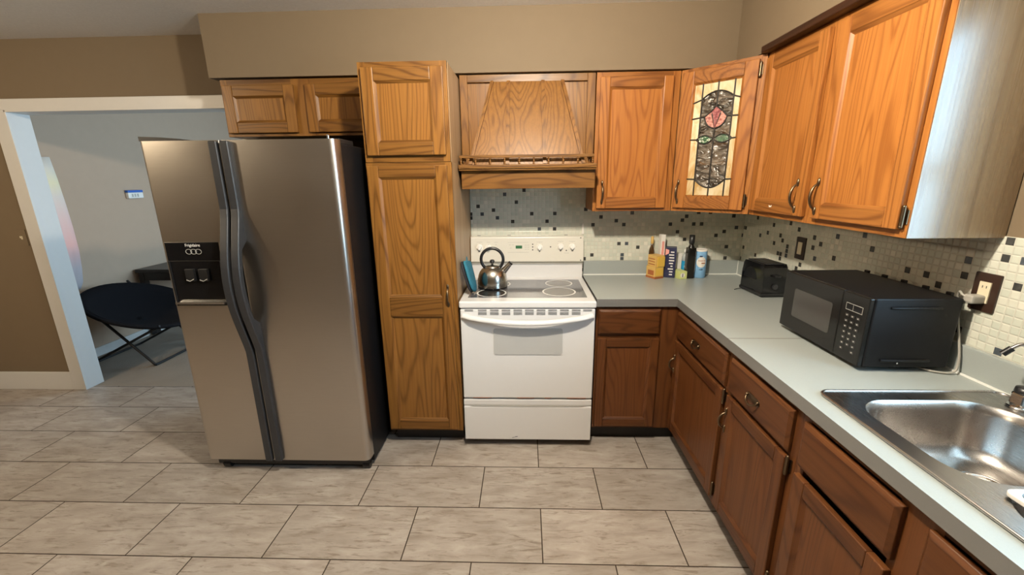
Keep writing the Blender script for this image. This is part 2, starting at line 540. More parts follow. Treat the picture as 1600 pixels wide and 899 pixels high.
# ------------------------------------------------------------------ mesh helpers
class MB:
    def __init__(self):
        self.v, self.f, self.mi, self.mats = [], [], [], []
        self.smooth = set()

    def slot(self, mat):
        if mat not in self.mats:
            self.mats.append(mat)
        return self.mats.index(mat)

    def add(self, vs, fs, mat, smooth=False, tf=None):
        b = len(self.v)
        s = self.slot(mat)
        for p in vs:
            p = Vector(p)
            self.v.append(tf @ p if tf is not None else p)
        for f in fs:
            if smooth:
                self.smooth.add(len(self.f))
            self.f.append([b + i for i in f])
            self.mi.append(s)
        return self

    def box(self, x0, x1, y0, y1, z0, z1, mat, tf=None):
        x0, x1 = sorted((x0, x1))
        y0, y1 = sorted((y0, y1))
        z0, z1 = sorted((z0, z1))
        vs = [(x0, y0, z0), (x1, y0, z0), (x1, y1, z0), (x0, y1, z0), (x0, y0, z1), (x1, y0, z1), (x1, y1, z1), (x0, y1, z1)]
        fs = [(0, 3, 2, 1), (4, 5, 6, 7), (0, 1, 5, 4), (1, 2, 6, 5), (2, 3, 7, 6), (3, 0, 4, 7)]
        return self.add(vs, fs, mat, tf=tf)

    def prism(self, pts, d, mat, tf=None, smooth=False):
        """pts: list of 3D points of a planar polygon, extruded by vector d"""
        n = len(pts)
        d = Vector(d)
        vs = [Vector(p) for p in pts] + [Vector(p) + d for p in pts]
        self.add(vs, [tuple(range(n))[::-1], tuple(range(n, 2 * n))], mat, tf=tf)
        self.add(vs, [(i, (i + 1) % n, n + (i + 1) % n, n + i) for i in range(n)], mat, smooth=smooth, tf=tf)
        return self

    def cyl(self, p0, p1, r0, r1=None, mat=None, seg=20, smooth=True, caps=True):
        r1 = r0 if r1 is None else r1
        p0, p1 = Vector(p0), Vector(p1)
        q = (p1 - p0).to_track_quat('Z', 'Y').to_matrix()
        vs = []
        for p, r in ((p0, r0), (p1, r1)):
            for i in range(seg):
                a = 2 * pi * i / seg
                vs.append(p + q @ Vector((cos(a) * r, sin(a) * r, 0)))
        self.add(vs, [(i, (i + 1) % seg, seg + (i + 1) % seg, seg + i) for i in range(seg)], mat, smooth=smooth)
        if caps:
            self.add(vs, [tuple(range(seg))[::-1], tuple(range(seg, 2 * seg))], mat)
        return self

    def lathe(self, prof, mat, c=(0, 0, 0), seg=40, tf=None):
        """prof: list of (r, z)"""
        vs, fs = [], []
        c = Vector(c)
        for r, z in prof:
            for i in range(seg):
                a = 2 * pi * i / seg
                vs.append(c + Vector((cos(a) * r, sin(a) * r, z)))
        for k in range(len(prof) - 1):
            for i in range(seg):
                j = (i + 1) % seg
                fs.append((k * seg + i, k * seg + j, (k + 1) * seg + j, (k + 1) * seg + i))
        return self.add(vs, fs, mat, smooth=True, tf=tf)

    def tube(self, pts, r, mat, seg=10, closed=False, flat=1.0):
        pts = [Vector(p) for p in pts]
        n = len(pts)
        rad = r if isinstance(r, (list, tuple)) else [r] * n
        vs, fs = [], []
        up = None
        for k, p in enumerate(pts):
            if closed:
                t = pts[(k + 1) % n] - pts[k - 1]
            else:
                t = pts[min(k + 1, n - 1)] - pts[max(k - 1, 0)]
            t.normalize()
            if up is None:
                up = t.orthogonal().normalized()
            up = (up - t * up.dot(t)).normalized()
            sd = t.cross(up)
            for i in range(seg):
                a = 2 * pi * i / seg
                vs.append(p + (up * cos(a) + sd * sin(a) * flat) * rad[k])
        K = n if closed else n - 1
        for k in range(K):
            k2 = (k + 1) % n
            for i in range(seg):
                j = (i + 1) % seg
                fs.append((k * seg + i, k * seg + j, k2 * seg + j, k2 * seg + i))
        self.add(vs, fs, mat, smooth=True)
        if not closed:
            self.add(vs, [tuple(range(seg))[::-1], tuple(range((n - 1) * seg, n * seg))], mat)
        return self

    def ball(self, c, r, mat, seg=16, rings=10):
        c = Vector(c)
        rr = Vector(r) if not isinstance(r, (int, float)) else Vector((r, r, r))
        vs, fs = [], []
        for k in range(rings + 1):
            ph = pi * k / rings
            for i in range(seg):
                a = 2 * pi * i / seg
                vs.append(c + Vector((rr.x * sin(ph) * cos(a), rr.y * sin(ph) * sin(a), rr.z * cos(ph))))
        for k in range(rings):
            for i in range(seg):
                j = (i + 1) % seg
                fs.append((k * seg + i, (k + 1) * seg + i, (k + 1) * seg + j, k * seg + j))
        return self.add(vs, fs, mat, smooth=True)

    def grid(self, us, vs_, mask, fn, d, mat):
        """cells of a rectangular grid (mask(i,j) true = solid) extruded by d; no inner walls. fn(u,v)->point"""
        d = Vector(d)
        nu, nv = len(us), len(vs_)
        pts = [Vector(fn(u, v)) for u in us for v in vs_]
        N = len(pts)
        fs = []
        S = lambda i, j: 0 <= i < nu - 1 and 0 <= j < nv - 1 and mask(i, j)
        I = lambda i, j: i * nv + j
        for i in range(nu - 1):
            for j in range(nv - 1):
                if not S(i, j):
                    continue
                a, b, c, e = I(i, j), I(i + 1, j), I(i + 1, j + 1), I(i, j + 1)
                fs += [(a, b, c, e), (N + e, N + c, N + b, N + a)]
                if not S(i, j - 1): fs.append((a, N + a, N + b, b))
                if not S(i, j + 1): fs.append((c, N + c, N + e, e))
                if not S(i - 1, j): fs.append((e, N + e, N + a, a))
                if not S(i + 1, j): fs.append((b, N + b, N + c, c))
        return self.add(pts + [p + d for p in pts], fs, mat)

    def build(self, name, parent=None, root=None, bevel=0.0, seg=2, loc=None, weld=False):
        """root: the thing whose location the coordinates are relative to (no rotation); loc: own location"""
        me = bpy.data.meshes.new(name)
        off = Vector((0, 0, 0))
        if root is not None:
            off = root.location.copy()
        elif loc is not None:
            off = Vector(loc)
        me.from_pydata([v - off for v in self.v], [], self.f)
        for mt in self.mats:
            me.materials.append(mt)
        for i, p in enumerate(me.polygons):
            p.material_index = self.mi[i]
            p.use_smooth = i in self.smooth
        bm = bmesh.new()
        bm.from_mesh(me)
        if weld:
            bmesh.ops.remove_doubles(bm, verts=bm.verts, dist=1e-6)
        bmesh.ops.recalc_face_normals(bm, faces=bm.faces)
        bm.to_mesh(me)
        bm.free()
        o = bpy.data.objects.new(name, me)
        COL.objects.link(o)
        if parent is not None:
            o.parent = parent
        if loc is not None:
            o.location = loc
        if bevel:
            b = o.modifiers.new('bevel', 'BEVEL')
            b.width = bevel
            b.segments = seg
            b.limit_method = 'ANGLE'
            b.angle_limit = radians(38)
            b.harden_normals = False
        return o


def thing(name, label, cat, loc, group=None, rotz=0.0):
    o = bpy.data.objects.new(name, None)
    o.empty_display_size = 0.1
    COL.objects.link(o)
    o.location = loc
    o.rotation_euler = (0, 0, rotz)
    o['label'], o['category'] = label, cat
    if group:
        o['group'] = group
    return o


def tag(o, label, cat, group=None):
    o['label'], o['category'] = label, cat
    if group:
        o['group'] = group
    return o


def struct(o):
    o['kind'] = 'structure'
    return o


def arc(c, r, a0, a1, n, ax=(1, 0, 0), ay=(0, 0, 1)):
    c, ax, ay = Vector(c), Vector(ax), Vector(ay)
    return [c + ax * (r * cos(a0 + (a1 - a0) * i / n)) + ay * (r * sin(a0 + (a1 - a0) * i / n)) for i in range(n + 1)]


def rrect(u0, u1, v0, v1, r, n=5):
    out = []
    for cx, cy, a in ((u1 - r, v1 - r, 0), (u0 + r, v1 - r, pi / 2), (u0 + r, v0 + r, pi), (u1 - r, v0 + r, 1.5 * pi)):
        for i in range(n + 1):
            t = a + pi / 2 * i / n
            out.append((cx + r * cos(t), cy + r * sin(t)))
    return out


def text_mesh(name, txt, size, mat, parent, M4, depth=0.0004):
    c = bpy.data.curves.new(name + '_font', 'FONT')
    c.body = txt
    c.size = size
    c.align_x = 'CENTER'
    c.align_y = 'CENTER'
    c.extrude = depth
    t = bpy.data.objects.new(name + '_tmp', c)
    COL.objects.link(t)
    dg = bpy.context.evaluated_depsgraph_get()
    me = bpy.data.meshes.new_from_object(t.evaluated_get(dg))
    bpy.data.objects.remove(t)
    me.transform(M4)
    me.materials.clear()
    me.materials.append(mat)
    me.name = name
    o = bpy.data.objects.new(name, me)
    COL.objects.link(o)
    o.parent = parent
    return o


# ------------------------------------------------------------------ structure
XR, ZC = 1.86, 2.485
XL, YF = -5.2, -5.6
FX0, FX1, FY1 = -3.67, 0.3, 3.6                     # the far room
DX0, DX1, DZ = -3.11, -1.50, 2.06                   # opening to the far room

struct(MB().box(XL, XR, YF, 0.05, -0.06, 0.0, M['floor']).build('floor'))
struct(MB().box(FX0 - .1, FX1, 0.05, FY1, -0.06, 0.0, M['carpet']).build('floor_carpet'))
struct(MB().box(XL - .1, XR + .3, YF - .1, FY1 + .1, ZC, ZC + 0.1, M['ceil']).build('ceiling'))

us, zs = [XL - .1, DX0, DX1, XR + .12], [0, DZ, ZC]
w = MB().grid(us, zs, lambda i, j: not (i == 1 and j == 0), lambda u, v: (u, 0, v), (0, 0.06, 0), M['paint'])
w.grid(us, zs, lambda i, j: not (i == 1 and j == 0), lambda u, v: (u, 0.06, v), (0, 0.06, 0), M['paint_grey'])
struct(w.build('wall_back'))
ys, zs2 = [YF - .1, WY0, WY1, 0.0], [0, WZ0, WZ1, ZC]
struct(MB().grid(ys, zs2, lambda i, j: not (i == 1 and j == 1), lambda u, v: (XR, u, v), (0.12, 0, 0), M['paint']).build('wall_right'))
struct(MB().box(XL - .1, XL, YF, 0, 0, ZC, M['paint']).build('wall_left'))
struct(MB().box(XL - .1, XR + .12, YF - .1, YF, 0, ZC, M['paint']).build('wall_front'))
struct(MB().box(FX0 - .1, FX0, 0.12, FY1, 0, ZC, M['paint_grey']).build('wall_far_left'))
struct(MB().box(FX0, FX1, FY1, FY1 + .1, 0, ZC, M['paint_grey']).build('wall_far_back'))
struct(MB().grid([0.12, 1.1, 2.6, FY1], [0, 0.3, 2.36, ZC], lambda i, j: not (i == 1 and j == 1), lambda u, v: (FX1, u, v), (0.1, 0, 0), M['paint_grey']).build('wall_far_right'))

# soffit over the cabinets (L-shaped)
so = MB().prism([(-1.445, -0.005, 2.157), (-1.445, -0.33, 2.157), (1.53, -0.33, 2.157), (1.53, YF, 2.157), (XR - .002, YF, 2.157), (XR - .002, -0.005, 2.157)], (0, 0, ZC - 2.157), M['paint'])
struct(so.build('wall_soffit'))
struct(MB().box(1.512, 1.70, -1.558, -0.62, 2.150, 2.180, M['oak_darky']).build('trim_1', bevel=0.004))

# casing of the opening, jambs, baseboards
t = MB()
t.box(-3.197, DX0 + .002, -0.018, -0.001, 0, DZ, M['trim'])
struct(t.build('trim_2', bevel=0.004))
struct(MB().box(-5.2, -1.41, -0.018, -0.001, DZ - .001, 2.128, M['trim']).build('trim_3', bevel=0.004))
struct(MB().box(DX0 - .004, DX0 + 0.012, -0.018, 0.125, 0, DZ, M['trim']).build('trim_4', bevel=0.002))
struct(MB().box(DX1 - .012, DX1 + .004, -0.018, 0.125, 0, DZ, M['trim']).build('trim_5', bevel=0.002))
struct(MB().box(DX0, DX1, -0.018, 0.125, DZ - .014, DZ + .003, M['trim']).build('trim_6', bevel=0.002))
struct(MB().box(DX1, DX1 + .088, -0.018, -0.001, 0, DZ, M['trim']).build('trim_7', bevel=0.004))
struct(MB().box(XL, -3.197, -0.017, -0.001, 0, 0.15, M['trim']).build('baseboard_left', bevel=0.004))
struct(MB().box(FX0 + .001, FX0 + 0.016, 0.125, FY1, 0, 0.085, M['trim']).build('baseboard_far', bevel=0.004))

# window over the sink with slatted blind; window of the far room
wn = MB()
for a, b, c, d in ((WY0 - .08, WY0, WZ0 - .08, WZ1 + .08), (WY1, WY1 + .08, WZ0 - .08, WZ1 + .08), (WY0, WY1, WZ1, WZ1 + .08), (WY0, WY1, WZ0 - .08, WZ0)):
    wn.box(XR - .018, XR + .0, a, b, c, d, M['trim'])
wn.box(XR + .06, XR + .09, WY0, WY1, (WZ0 + WZ1) / 2 - .02, (WZ0 + WZ1) / 2 + .02, M['trim'])
for a in (WY0, WY1 - .03):
    wn.box(XR + .06, XR + .09, a, a + .03, WZ0, WZ1, M['trim'])
struct(wn.build('window_1'))
bl = MB()
k = WZ0 + .02
while k < WZ1 - .03:
    bl.prism([(XR + .012, WY0 + .01, k), (XR + .012, WY1 - .01, k), (XR + .046, WY1 - .01, k + .010), (XR + .046, WY0 + .01, k + .010)], (0, 0, 0.0015), M['white_plastic'])
    k += 0.042
o = tag(bl.build('window_blind', loc=(XR + .03, -2.375, WZ0)), 'white slatted blind in the window over the sink', 'blind')
wf = MB()
for a, b, c, d in ((1.02, 1.1, .22, 2.44), (2.6, 2.68, .22, 2.44), (1.1, 2.6, 2.36, 2.44), (1.1, 2.6, .22, .3), (1.83, 1.87, .3, 2.36)):
    wf.box(FX1 - .015, FX1 + .0, a, b, c, d, M['trim'])
struct(wf.build('window_2'))

# mosaic backsplash
struct(MB().box(-0.006, XR - .001, -0.006, -0.0005, 0.86, 1.62, M['mosaic_x']).build('wall_backsplash_back'))
mb = MB().box(XR - .006, XR - .0005, -1.72, -0.006, 0.92, 1.385, M['mosaic_y'])
mb.box(XR - .006, XR - .0005, -2.75, -1.72, 0.92, WZ0 - .08, M['mosaic_y'])
struct(mb.build('wall_backsplash_right'))


# ------------------------------------------------------------------ cabinet joinery
class Plane:
    """door plane: origin o, horizontal unit u, vertical z, outward normal n"""
    def __init__(self, o, u, nrm):
        self.o, self.u, self.nrm = Vector(o), Vector(u).normalized(), Vector(nrm).normalized()
        self.hx = abs(self.u.x) >= abs(self.u.y)

    def p(self, u, z, n=0.0):
        return self.o + self.u * u + Vector((0, 0, z)) + self.nrm * n

    def tf(self):
        return Matrix((( self.u.x, self.nrm.x, 0, self.o.x), (self.u.y, self.nrm.y, 0, self.o.y), (0, 0, 1, self.o.z), (0, 0, 0, 1)))


def bxp(mb, pl, u0, u1, z0, z1, n0, n1, mat):
    mb.box(u0, u1, n0, n1, z0, z1, mat, tf=pl.tf())


def door(pl, u0, u1, z0, z1, parent, root, panels=None, sw=0.055, th=0.020, name='door', glass=False, oakv=None):
    """frame-and-panel door. panels: list of (z0,z1) openings; stiles sw wide"""
    hm = OAK['hx'] if pl.hx else OAK['hy']
    vm = oakv or OAK['v']
    mb = MB()
    panels = panels or [(z0 + sw, z1 - sw)]
    bxp(mb, pl, u0, u0 + sw, z0, z1, 0, th, vm)
    bxp(mb, pl, u1 - sw, u1, z0, z1, 0, th, vm)
    edges = [z0] + [e for p in panels for e in p] + [z1]
    for a, b in zip(edges[0::2], edges[1::2]):
        bxp(mb, pl, u0 + sw + .0003, u1 - sw - .0003, a, b, 0, th - .0004, hm)
    a, b = u0 + sw, u1 - sw
    ch, nd = 0.012, 0.009
    for pz0, pz1 in panels:
        O = [(a, pz0), (b, pz0), (b, pz1), (a, pz1)]
        I = [(a + ch, pz0 + ch), (b - ch, pz0 + ch), (b - ch, pz1 - ch), (a + ch, pz1 - ch)]
        for k in range(4):
            k2 = (k + 1) % 4
            mt = hm if k % 2 == 0 else vm
            mb.add([pl.p(*O[k], th - .002), pl.p(*O[k2], th - .002), pl.p(*I[k2], nd), pl.p(*I[k], nd)], [(0, 1, 2, 3)], mt)
        if not glass:
            mb.add([pl.p(*q, nd) for q in I], [(0, 1, 2, 3)], OAK['p'])
    return mb.build(name, parent, root, bevel=0.0035)


def drawer_front(pl, u0, u1, z0, z1, parent, root, name='drawer'):
    hm = OAK['hx'] if pl.hx else OAK['hy']
    mb = MB()
    e = 0.012
    O = [(u0, z0), (u1, z0), (u1, z1), (u0, z1)]
    I = [(u0 + e, z0 + e), (u1 - e, z0 + e), (u1 - e, z1 - e), (u0 + e, z1 - e)]
    vs = [pl.p(*q, 0) for q in O] + [pl.p(*q, 0.012) for q in O] + [pl.p(*q, 0.020) for q in I]
    fs = [(3, 2, 1, 0), (8, 9, 10, 11)]
    for k in range(4):
        k2 = (k + 1) % 4
        fs += [(k, k2, 4 + k2, 4 + k), (4 + k, 4 + k2, 8 + k2, 8 + k)]
    mb.add(vs, fs, hm)
    return mb.build(name, parent, root, bevel=0.002)


def pull(pl, u, z, parent, root, vertical=True, L=0.095, name='handle'):
    """antique bow pull with leaf-shaped ends"""
    mb = MB()
    h = L / 2
    P = (lambda s, n: pl.p(u, z + s, n)) if vertical else (lambda s, n: pl.p(u + s, z, n))
    pts, rr = [], []
    for i in range(13):
        t = -1 + 2 * i / 12
        pts.append(P(t * h * 0.78, 0.020 + 0.006 + 0.022 * (1 - t * t) ** 0.7))
        rr.append(0.0042 + 0.0018 * (1 - t * t))
    mb.tube([P(-h * .78, .019)] + pts + [P(h * .78, .019)], [.005] + rr + [.005], M['bronze'], 8)
    for s in (-1, 1):
        c = P(s * h * 0.9, 0.021)
        e = Vector((0.007, 0.007, 0.018)) if vertical else (Vector((0.018, 0.007, 0.007)) if pl.hx else Vector((0.007, 0.018, 0.007)))
        if vertical:
            e = Vector((0.007, 0.007, 0.017))
        mb.ball(c, e, M['bronze'], 10, 8)
    return mb.build(name, parent, root)


def bail(pl, u, z, parent, root):
    """drawer bail pull on a small back plate"""
    mb = MB()
    q = rrect(-.045, .045, -.013, .013, .012)
    mb.prism([pl.p(u + a, z + b, .020) for a, b in q], pl.nrm * 0.002, M['bronze'])
    pts = [pl.p(u + .036 * cos(t), z - .022 * sin(t) + .002, .024 + .014 * sin(t)) for t in [pi * i / 12 for i in range(13)]]
    mb.tube(pts, .0036, M['bronze'], 8)
    for s in (-1, 1):
        mb.ball(pl.p(u + s * .036, z + .002, .024), .006, M['bronze'], 10, 8)
    return mb.build('handle', parent, root)


def hinge(pl, u, z, parent, root):
    mb = MB()
    mb.cyl(pl.p(u, z - .028, .012), pl.p(u, z + .028, .012), .006, mat=M['bronze'], seg=10)
    for s in (-1, 1):
        mb.ball(pl.p(u, z + s * .031, .012), .006, M['bronze'], 8, 6)
    bxp(mb, pl, u + .003, u + .010, z - .022, z + .022, 0.0, .004, M['bronze'])
    return mb.build('hinge', parent, root)


BK = lambda y: Plane((0, y, 0), (1, 0, 0), (0, -1, 0))          # faces the camera side
RT = lambda x: Plane((x, 0, 0), (0, -1, 0), (-1, 0, 0))         # right run, u = -y


def carcass(name, x0, x1, y0, y1, z0, z1, parent, root, mats=None, th=0.018, open_front=None):
    mb = MB()
    mb.box(x0, x1, y0, y1, z0, z1, mats or OAK['v'])
    return mb.build(name, parent, root, bevel=0.002)


def face_frame(pl, u0, u1, z0, z1, parent, root, stiles, rails, th=0.019, name='face_frame'):
    """stiles: list of (u0,u1); rails: list of (z0,z1) spanning between outermost stiles"""
    hm = OAK['hx'] if pl.hx else OAK['hy']
    mb = MB()
    for a, b in stiles:
        bxp(mb, pl, a, b, z0, z1, -th, 0, OAK['v'])
    for a, b in rails:
        bxp(mb, pl, u0, u1, a, b, -th - .001, -.0006, hm)
    return mb.build(name, parent, root)


# ---- pantry
t = thing('pantry_cabinet', 'tall two-door oak pantry cabinet between refrigerator and white stove', 'pantry cabinet', (-0.23, -0.33, 0))
PY = -0.671
mb = MB()
mb.box(-0.454, -0.008, PY + .019, -0.008, 0.10, 1.664, M['veneer_p'])
mb.box(-0.452, -0.010, PY + .019, -0.008, 1.664, 2.136, M['veneer_p'])
mb.build('body', t, t, bevel=0.002)
pl = BK(PY)
face_frame(pl, -0.454, -0.008, 0.10, 1.663, t, t, [(-0.454, -0.42), (-0.042, -0.008)], [(0.10, 0.125), (1.635, 1.663)])
face_frame(pl, -0.452, -0.012, 1.666, 2.136, t, t, [(-0.452, -0.415), (-0.047, -0.012)], [(1.666, 1.702), (2.10, 2.136)])
d = door(pl, -0.434, -0.030, 1.698, 2.110, t, t, sw=0.062)
d = door(pl, -0.446, -0.030, 0.118, 1.648, t, t, panels=[(0.180, 0.832), (0.948, 1.590)], sw=0.060)
pull(pl, -0.056, 0.955, d, t, L=0.11)
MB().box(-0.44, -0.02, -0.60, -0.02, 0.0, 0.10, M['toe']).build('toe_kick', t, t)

# ---- cabinet over the refrigerator
t = thing('wall_cabinet', 'short two-door oak wall cabinet above the stainless refrigerator', 'wall cabinet', (-0.93, -0.15, 1.84))
mb = MB().box(-1.402, -0.458, -0.286, -0.008, 1.838, 2.150, OAK['v'])
mb.build('body', t, t)
pl = BK(-0.305)
face_frame(pl, -1.402, -0.458, 1.838, 2.150, t, t, [(-1.402, -1.365), (-0.985, -0.875), (-0.495, -0.458)], [(1.838, 1.872), (2.10, 2.150)])
door(pl, -1.388, -0.968, 1.856, 2.118, t, t, sw=0.06)
door(pl, -0.900, -0.478, 1.856, 2.118, t, t, sw=0.06)

use_oak('honey')
# ---- straight wall cabinet right of the hood
t = thing('wall_cabinet', 'single-door oak wall cabinet between the range hood and the stained glass cabinet', 'wall cabinet', (1.01, -0.15, 1.38))
MB().box(0.778, 1.246, -0.286, -0.008, 1.382, 2.152, OAK['v']).build('body', t, t)
pl = BK(-0.305)
face_frame(pl, 0.778, 1.246, 1.38, 2.152, t, t, [(0.778, 0.815), (1.205, 1.246)], [(1.38, 1.415), (2.11, 2.152)])
d = door(pl, 0.797, 1.206, 1.398, 2.126, t, t)
pull(pl, 0.828, 1.492, d, t, L=0.12)

use_oak('honey')
# ---- diagonal corner cabinet with stained glass
t = thing('corner_cabinet', 'diagonal oak corner wall cabinet with a stained glass tulip door', 'corner cabinet', (1.58, -0.28, 1.38))
cp = [(1.252, -0.008), (1.252, -0.275), (1.585, -0.608), (1.852, -0.608), (1.852, -0.008)]
mb = MB()
for z in (1.382, 2.134):
    mb.prism([(x, y, z) for x, y in cp], (0, 0, 0.018), M['inner'])
mb.prism([(1.252, -0.008, 1.382), (1.252, -0.275, 1.382), (1.268, -0.275, 1.382), (1.268, -0.008, 1.382)], (0, 0, .77), M['inner'])
mb.prism([(1.585, -0.608, 1.382), (1.852, -0.608, 1.382), (1.852, -0.592, 1.382), (1.585, -0.592, 1.382)], (0, 0, .77), M['inner'])
mb.box(1.268, 1.852, -0.020, -0.008, 1.382, 2.15, M['inner'])
mb.box(1.840, 1.852, -0.592, -0.020, 1.382, 2.15, M['inner'])
mb.build('body', t, t)
MB().prism([(1.27, -0.022, 1.640), (1.27, -0.265, 1.640), (1.575, -0.570, 1.640), (1.838, -0.588, 1.640), (1.838, -0.022, 1.640)], (0, 0, 0.018), M['inner']).build('shelf', t, t)
s2 = 1 / sqrt(2)
pl = Plane((1.25, -0.305, 0), (s2, -s2, 0), (-s2, -s2, 0))
face_frame(pl, 0.0, 0.431, 1.38, 2.152, t, t, [(0.0, 0.035), (0.396, 0.431)], [(1.38, 1.42), (2.105, 2.152)])
d = door(pl, 0.016, 0.402, 1.400, 2.134, t, t, glass=True, sw=0.066)
pull(pl, 0.044, 1.492, d, t, L=0.12)
hinge(pl, 0.408, 1.448, d, t)
hinge(pl, 0.408, 2.085, d, t)
# stained glass pattern in (u, z)
UL, UR, ZB, ZT = 0.078, 0.346, 1.458, 2.074
GL = MB()
lead = MB()
gn = 0.008


def gp(pts, mat, n=gn, th=0.003):
    GL.prism([pl.p(u, z, n) for u, z in pts], pl.nrm * th, mat)


def ld(pts, r=0.0042):
    lead.tube([pl.p(u, z, gn + .003) for u, z in pts], r, M['lead'], 6)


def quad(p0, p1, p2, n=10):
    return [((1 - t) ** 2 * p0[0] + 2 * t * (1 - t) * p1[0] + t * t * p2[0], (1 - t) ** 2 * p0[1] + 2 * t * (1 - t) * p1[1] + t * t * p2[1]) for t in [i / n for i in range(n + 1)]]


ul, ur, um = 0.133, 0.297, 0.2145
ztl, zbl = 1.982, 1.562                       # corners of the clear oval field
top_arc = quad((ul, ztl), (um, 2.052), (ur, ztl), 16)
bot_arc = quad((ul, zbl), (um, 1.472), (ur, zbl), 16)
gp([(UL, 1.965), (ul, ztl)] + [(ul, ZT), (UL, ZT)], M['g_cream'])
gp([(ul, ztl)] + top_arc[1:9] + [(um, ZT), (ul, ZT)], M['g_cream'])
gp(top_arc[8:16] + [(ur, ztl), (ur, ZT), (um, ZT)], M['g_cream'])
gp([(ur, ztl), (UR, 1.965), (UR, ZT), (ur, ZT)], M['g_cream'])
for a, b in ((1.885, None), (1.777, 1.885), (1.563, 1.777)):
    if b is None:
        gp([(UL, a), (ul, a), (ul, ztl), (UL, 1.965)], M['g_cream'])
        gp([(ur, a), (UR, a), (UR, 1.965), (ur, ztl)], M['g_cream'])
    else:
        gp([(UL, a), (ul, a), (ul, b), (UL, b)], M['g_cream'])
        gp([(ur, a), (UR, a), (UR, b), (ur, b)], M['g_cream'])
gp([(UL, ZB), (ul, ZB), (ul, zbl), (UL, zbl)], M['g_cream'])
gp([(ul, ZB), (um, ZB)] + bot_arc[8:0:-1] + [(ul, zbl)], M['g_cream'])
gp([(um, ZB), (ur, ZB), (ur, zbl)] + bot_arc[15:7:-1], M['g_cream'])
gp([(ur, ZB), (UR, ZB), (UR, zbl), (ur, zbl)], M['g_cream'])
gp([(ul, zbl)] + bot_arc[1:16] + [(ur, zbl), (ur, ztl)] + top_arc[15:0:-1] + [(ul, ztl)], M['g_clear'], gn + .0005, 0.002)
tul_l = quad((0.157, 1.892), (0.165, 1.835), (0.2145, 1.829), 8)
tul_r = quad((0.2145, 1.829), (0.265, 1.835), (0.274, 1.886), 8)
gp(tul_l + [(0.213, 1.860), (0.196, 1.905), (0.188, 1.915)], M['g_pink'], gn + .001, .004)
gp(tul_r + [(0.245, 1.918), (0.238, 1.900)], M['g_pink'], gn + .001, .004)
gp([(0.2145, 1.829), (0.240, 1.902), (0.238, 1.918), (0.2145, 1.938), (0.194, 1.915), (0.194, 1.900)], M['g_rose'], gn + .0015, .004)
lf1 = quad((0.122, 1.775), (0.165, 1.815), (0.209, 1.774), 10) + quad((0.209, 1.774), (0.165, 1.728), (0.122, 1.775), 10)[1:-1]
lf2 = quad((0.216, 1.774), (0.262, 1.820), (0.310, 1.773), 10) + quad((0.310, 1.773), (0.262, 1.735), (0.216, 1.774), 10)[1:-1]
gp(lf1, M['g_green'], gn + .001, .004)
gp(lf2, M['g_green'], gn + .001, .004)
st = GL.build('stained_glass', d, t)
for ln in ([(UL, ZB), (UR, ZB), (UR, ZT), (UL, ZT), (UL, ZB)], [(ul, ztl), (ul, ZT)], [(ur, ztl), (ur, ZT)], [(um, 2.017), (um, ZT)],
           [(ul, ZB), (ul, ztl)], [(ur, ZB), (ur, ztl)], [(um, ZB), (um, 1.829)], [(um, 1.938), (um, 2.017)],
           top_arc, bot_arc, [(UL, 1.965), (ul, ztl)], [(ur, ztl), (UR, 1.965)], [(UL, 1.885), (0.157, 1.892)], [(0.274, 1.886), (UR, 1.883)],
           [(UL, 1.777), (0.122, 1.775)], [(0.310, 1.773), (UR, 1.775)], [(UL, zbl + .002), (ul, zbl)], [(ur, zbl), (UR, zbl + .002)],
           tul_l + tul_r[1:], [(0.157, 1.892), (0.188, 1.915), (0.2145, 1.940), (0.245, 1.918), (0.274, 1.886)],
           [(0.194, 1.905), (0.2145, 1.829), (0.240, 1.905)], lf1 + lf1[:1], lf2 + lf2[:1]):
    ld(ln)
lead.build('lead_came', d, t)

# ---- wall cabinet on the right wall
t = thing('wall_cabinet', 'two-door oak wall cabinet on the right wall above the microwave', 'wall cabinet', (1.70, -1.08, 1.38))
mb = MB().box(1.577, 1.854, -1.552, -0.614, 1.382, 2.150, OAK['v'])
mb.build('body', t, t)
MB().box(1.560, 1.856, -1.558, -1.552, 1.380, 2.150, M['veneer']).build('end_panel', t, t)['label'] = 'grey-brown veneered end panel'
pl = RT(1.558)
face_frame(pl, 0.614, 1.556, 1.38, 2.150, t, t, [(0.614, 0.66), (1.05, 1.135), (1.515, 1.556)], [(1.38, 1.415), (2.11, 2.150)])
d1 = door(pl, 0.635, 1.066, 1.405, 2.126, t, t)
d2 = door(pl, 1.122, 1.536, 1.405, 2.126, t, t)
pull(pl, 1.020, 1.490, d1, t, L=0.125)
pull(pl, 1.150, 1.492, d2, t, L=0.125)
hinge(pl, 1.543, 1.445, d2, t)
MB().prism([pl.p(.835 + a, 1.437 + b, .0203) for a, b in ((-.012, .004), (0, .0), (.012, .005), (.009, -.005), (-.008, -.006))], pl.nrm * .0004, M['paper']).build('chip', d1, t)['label'] = 'white chip in the finish'

use_oak('golden')
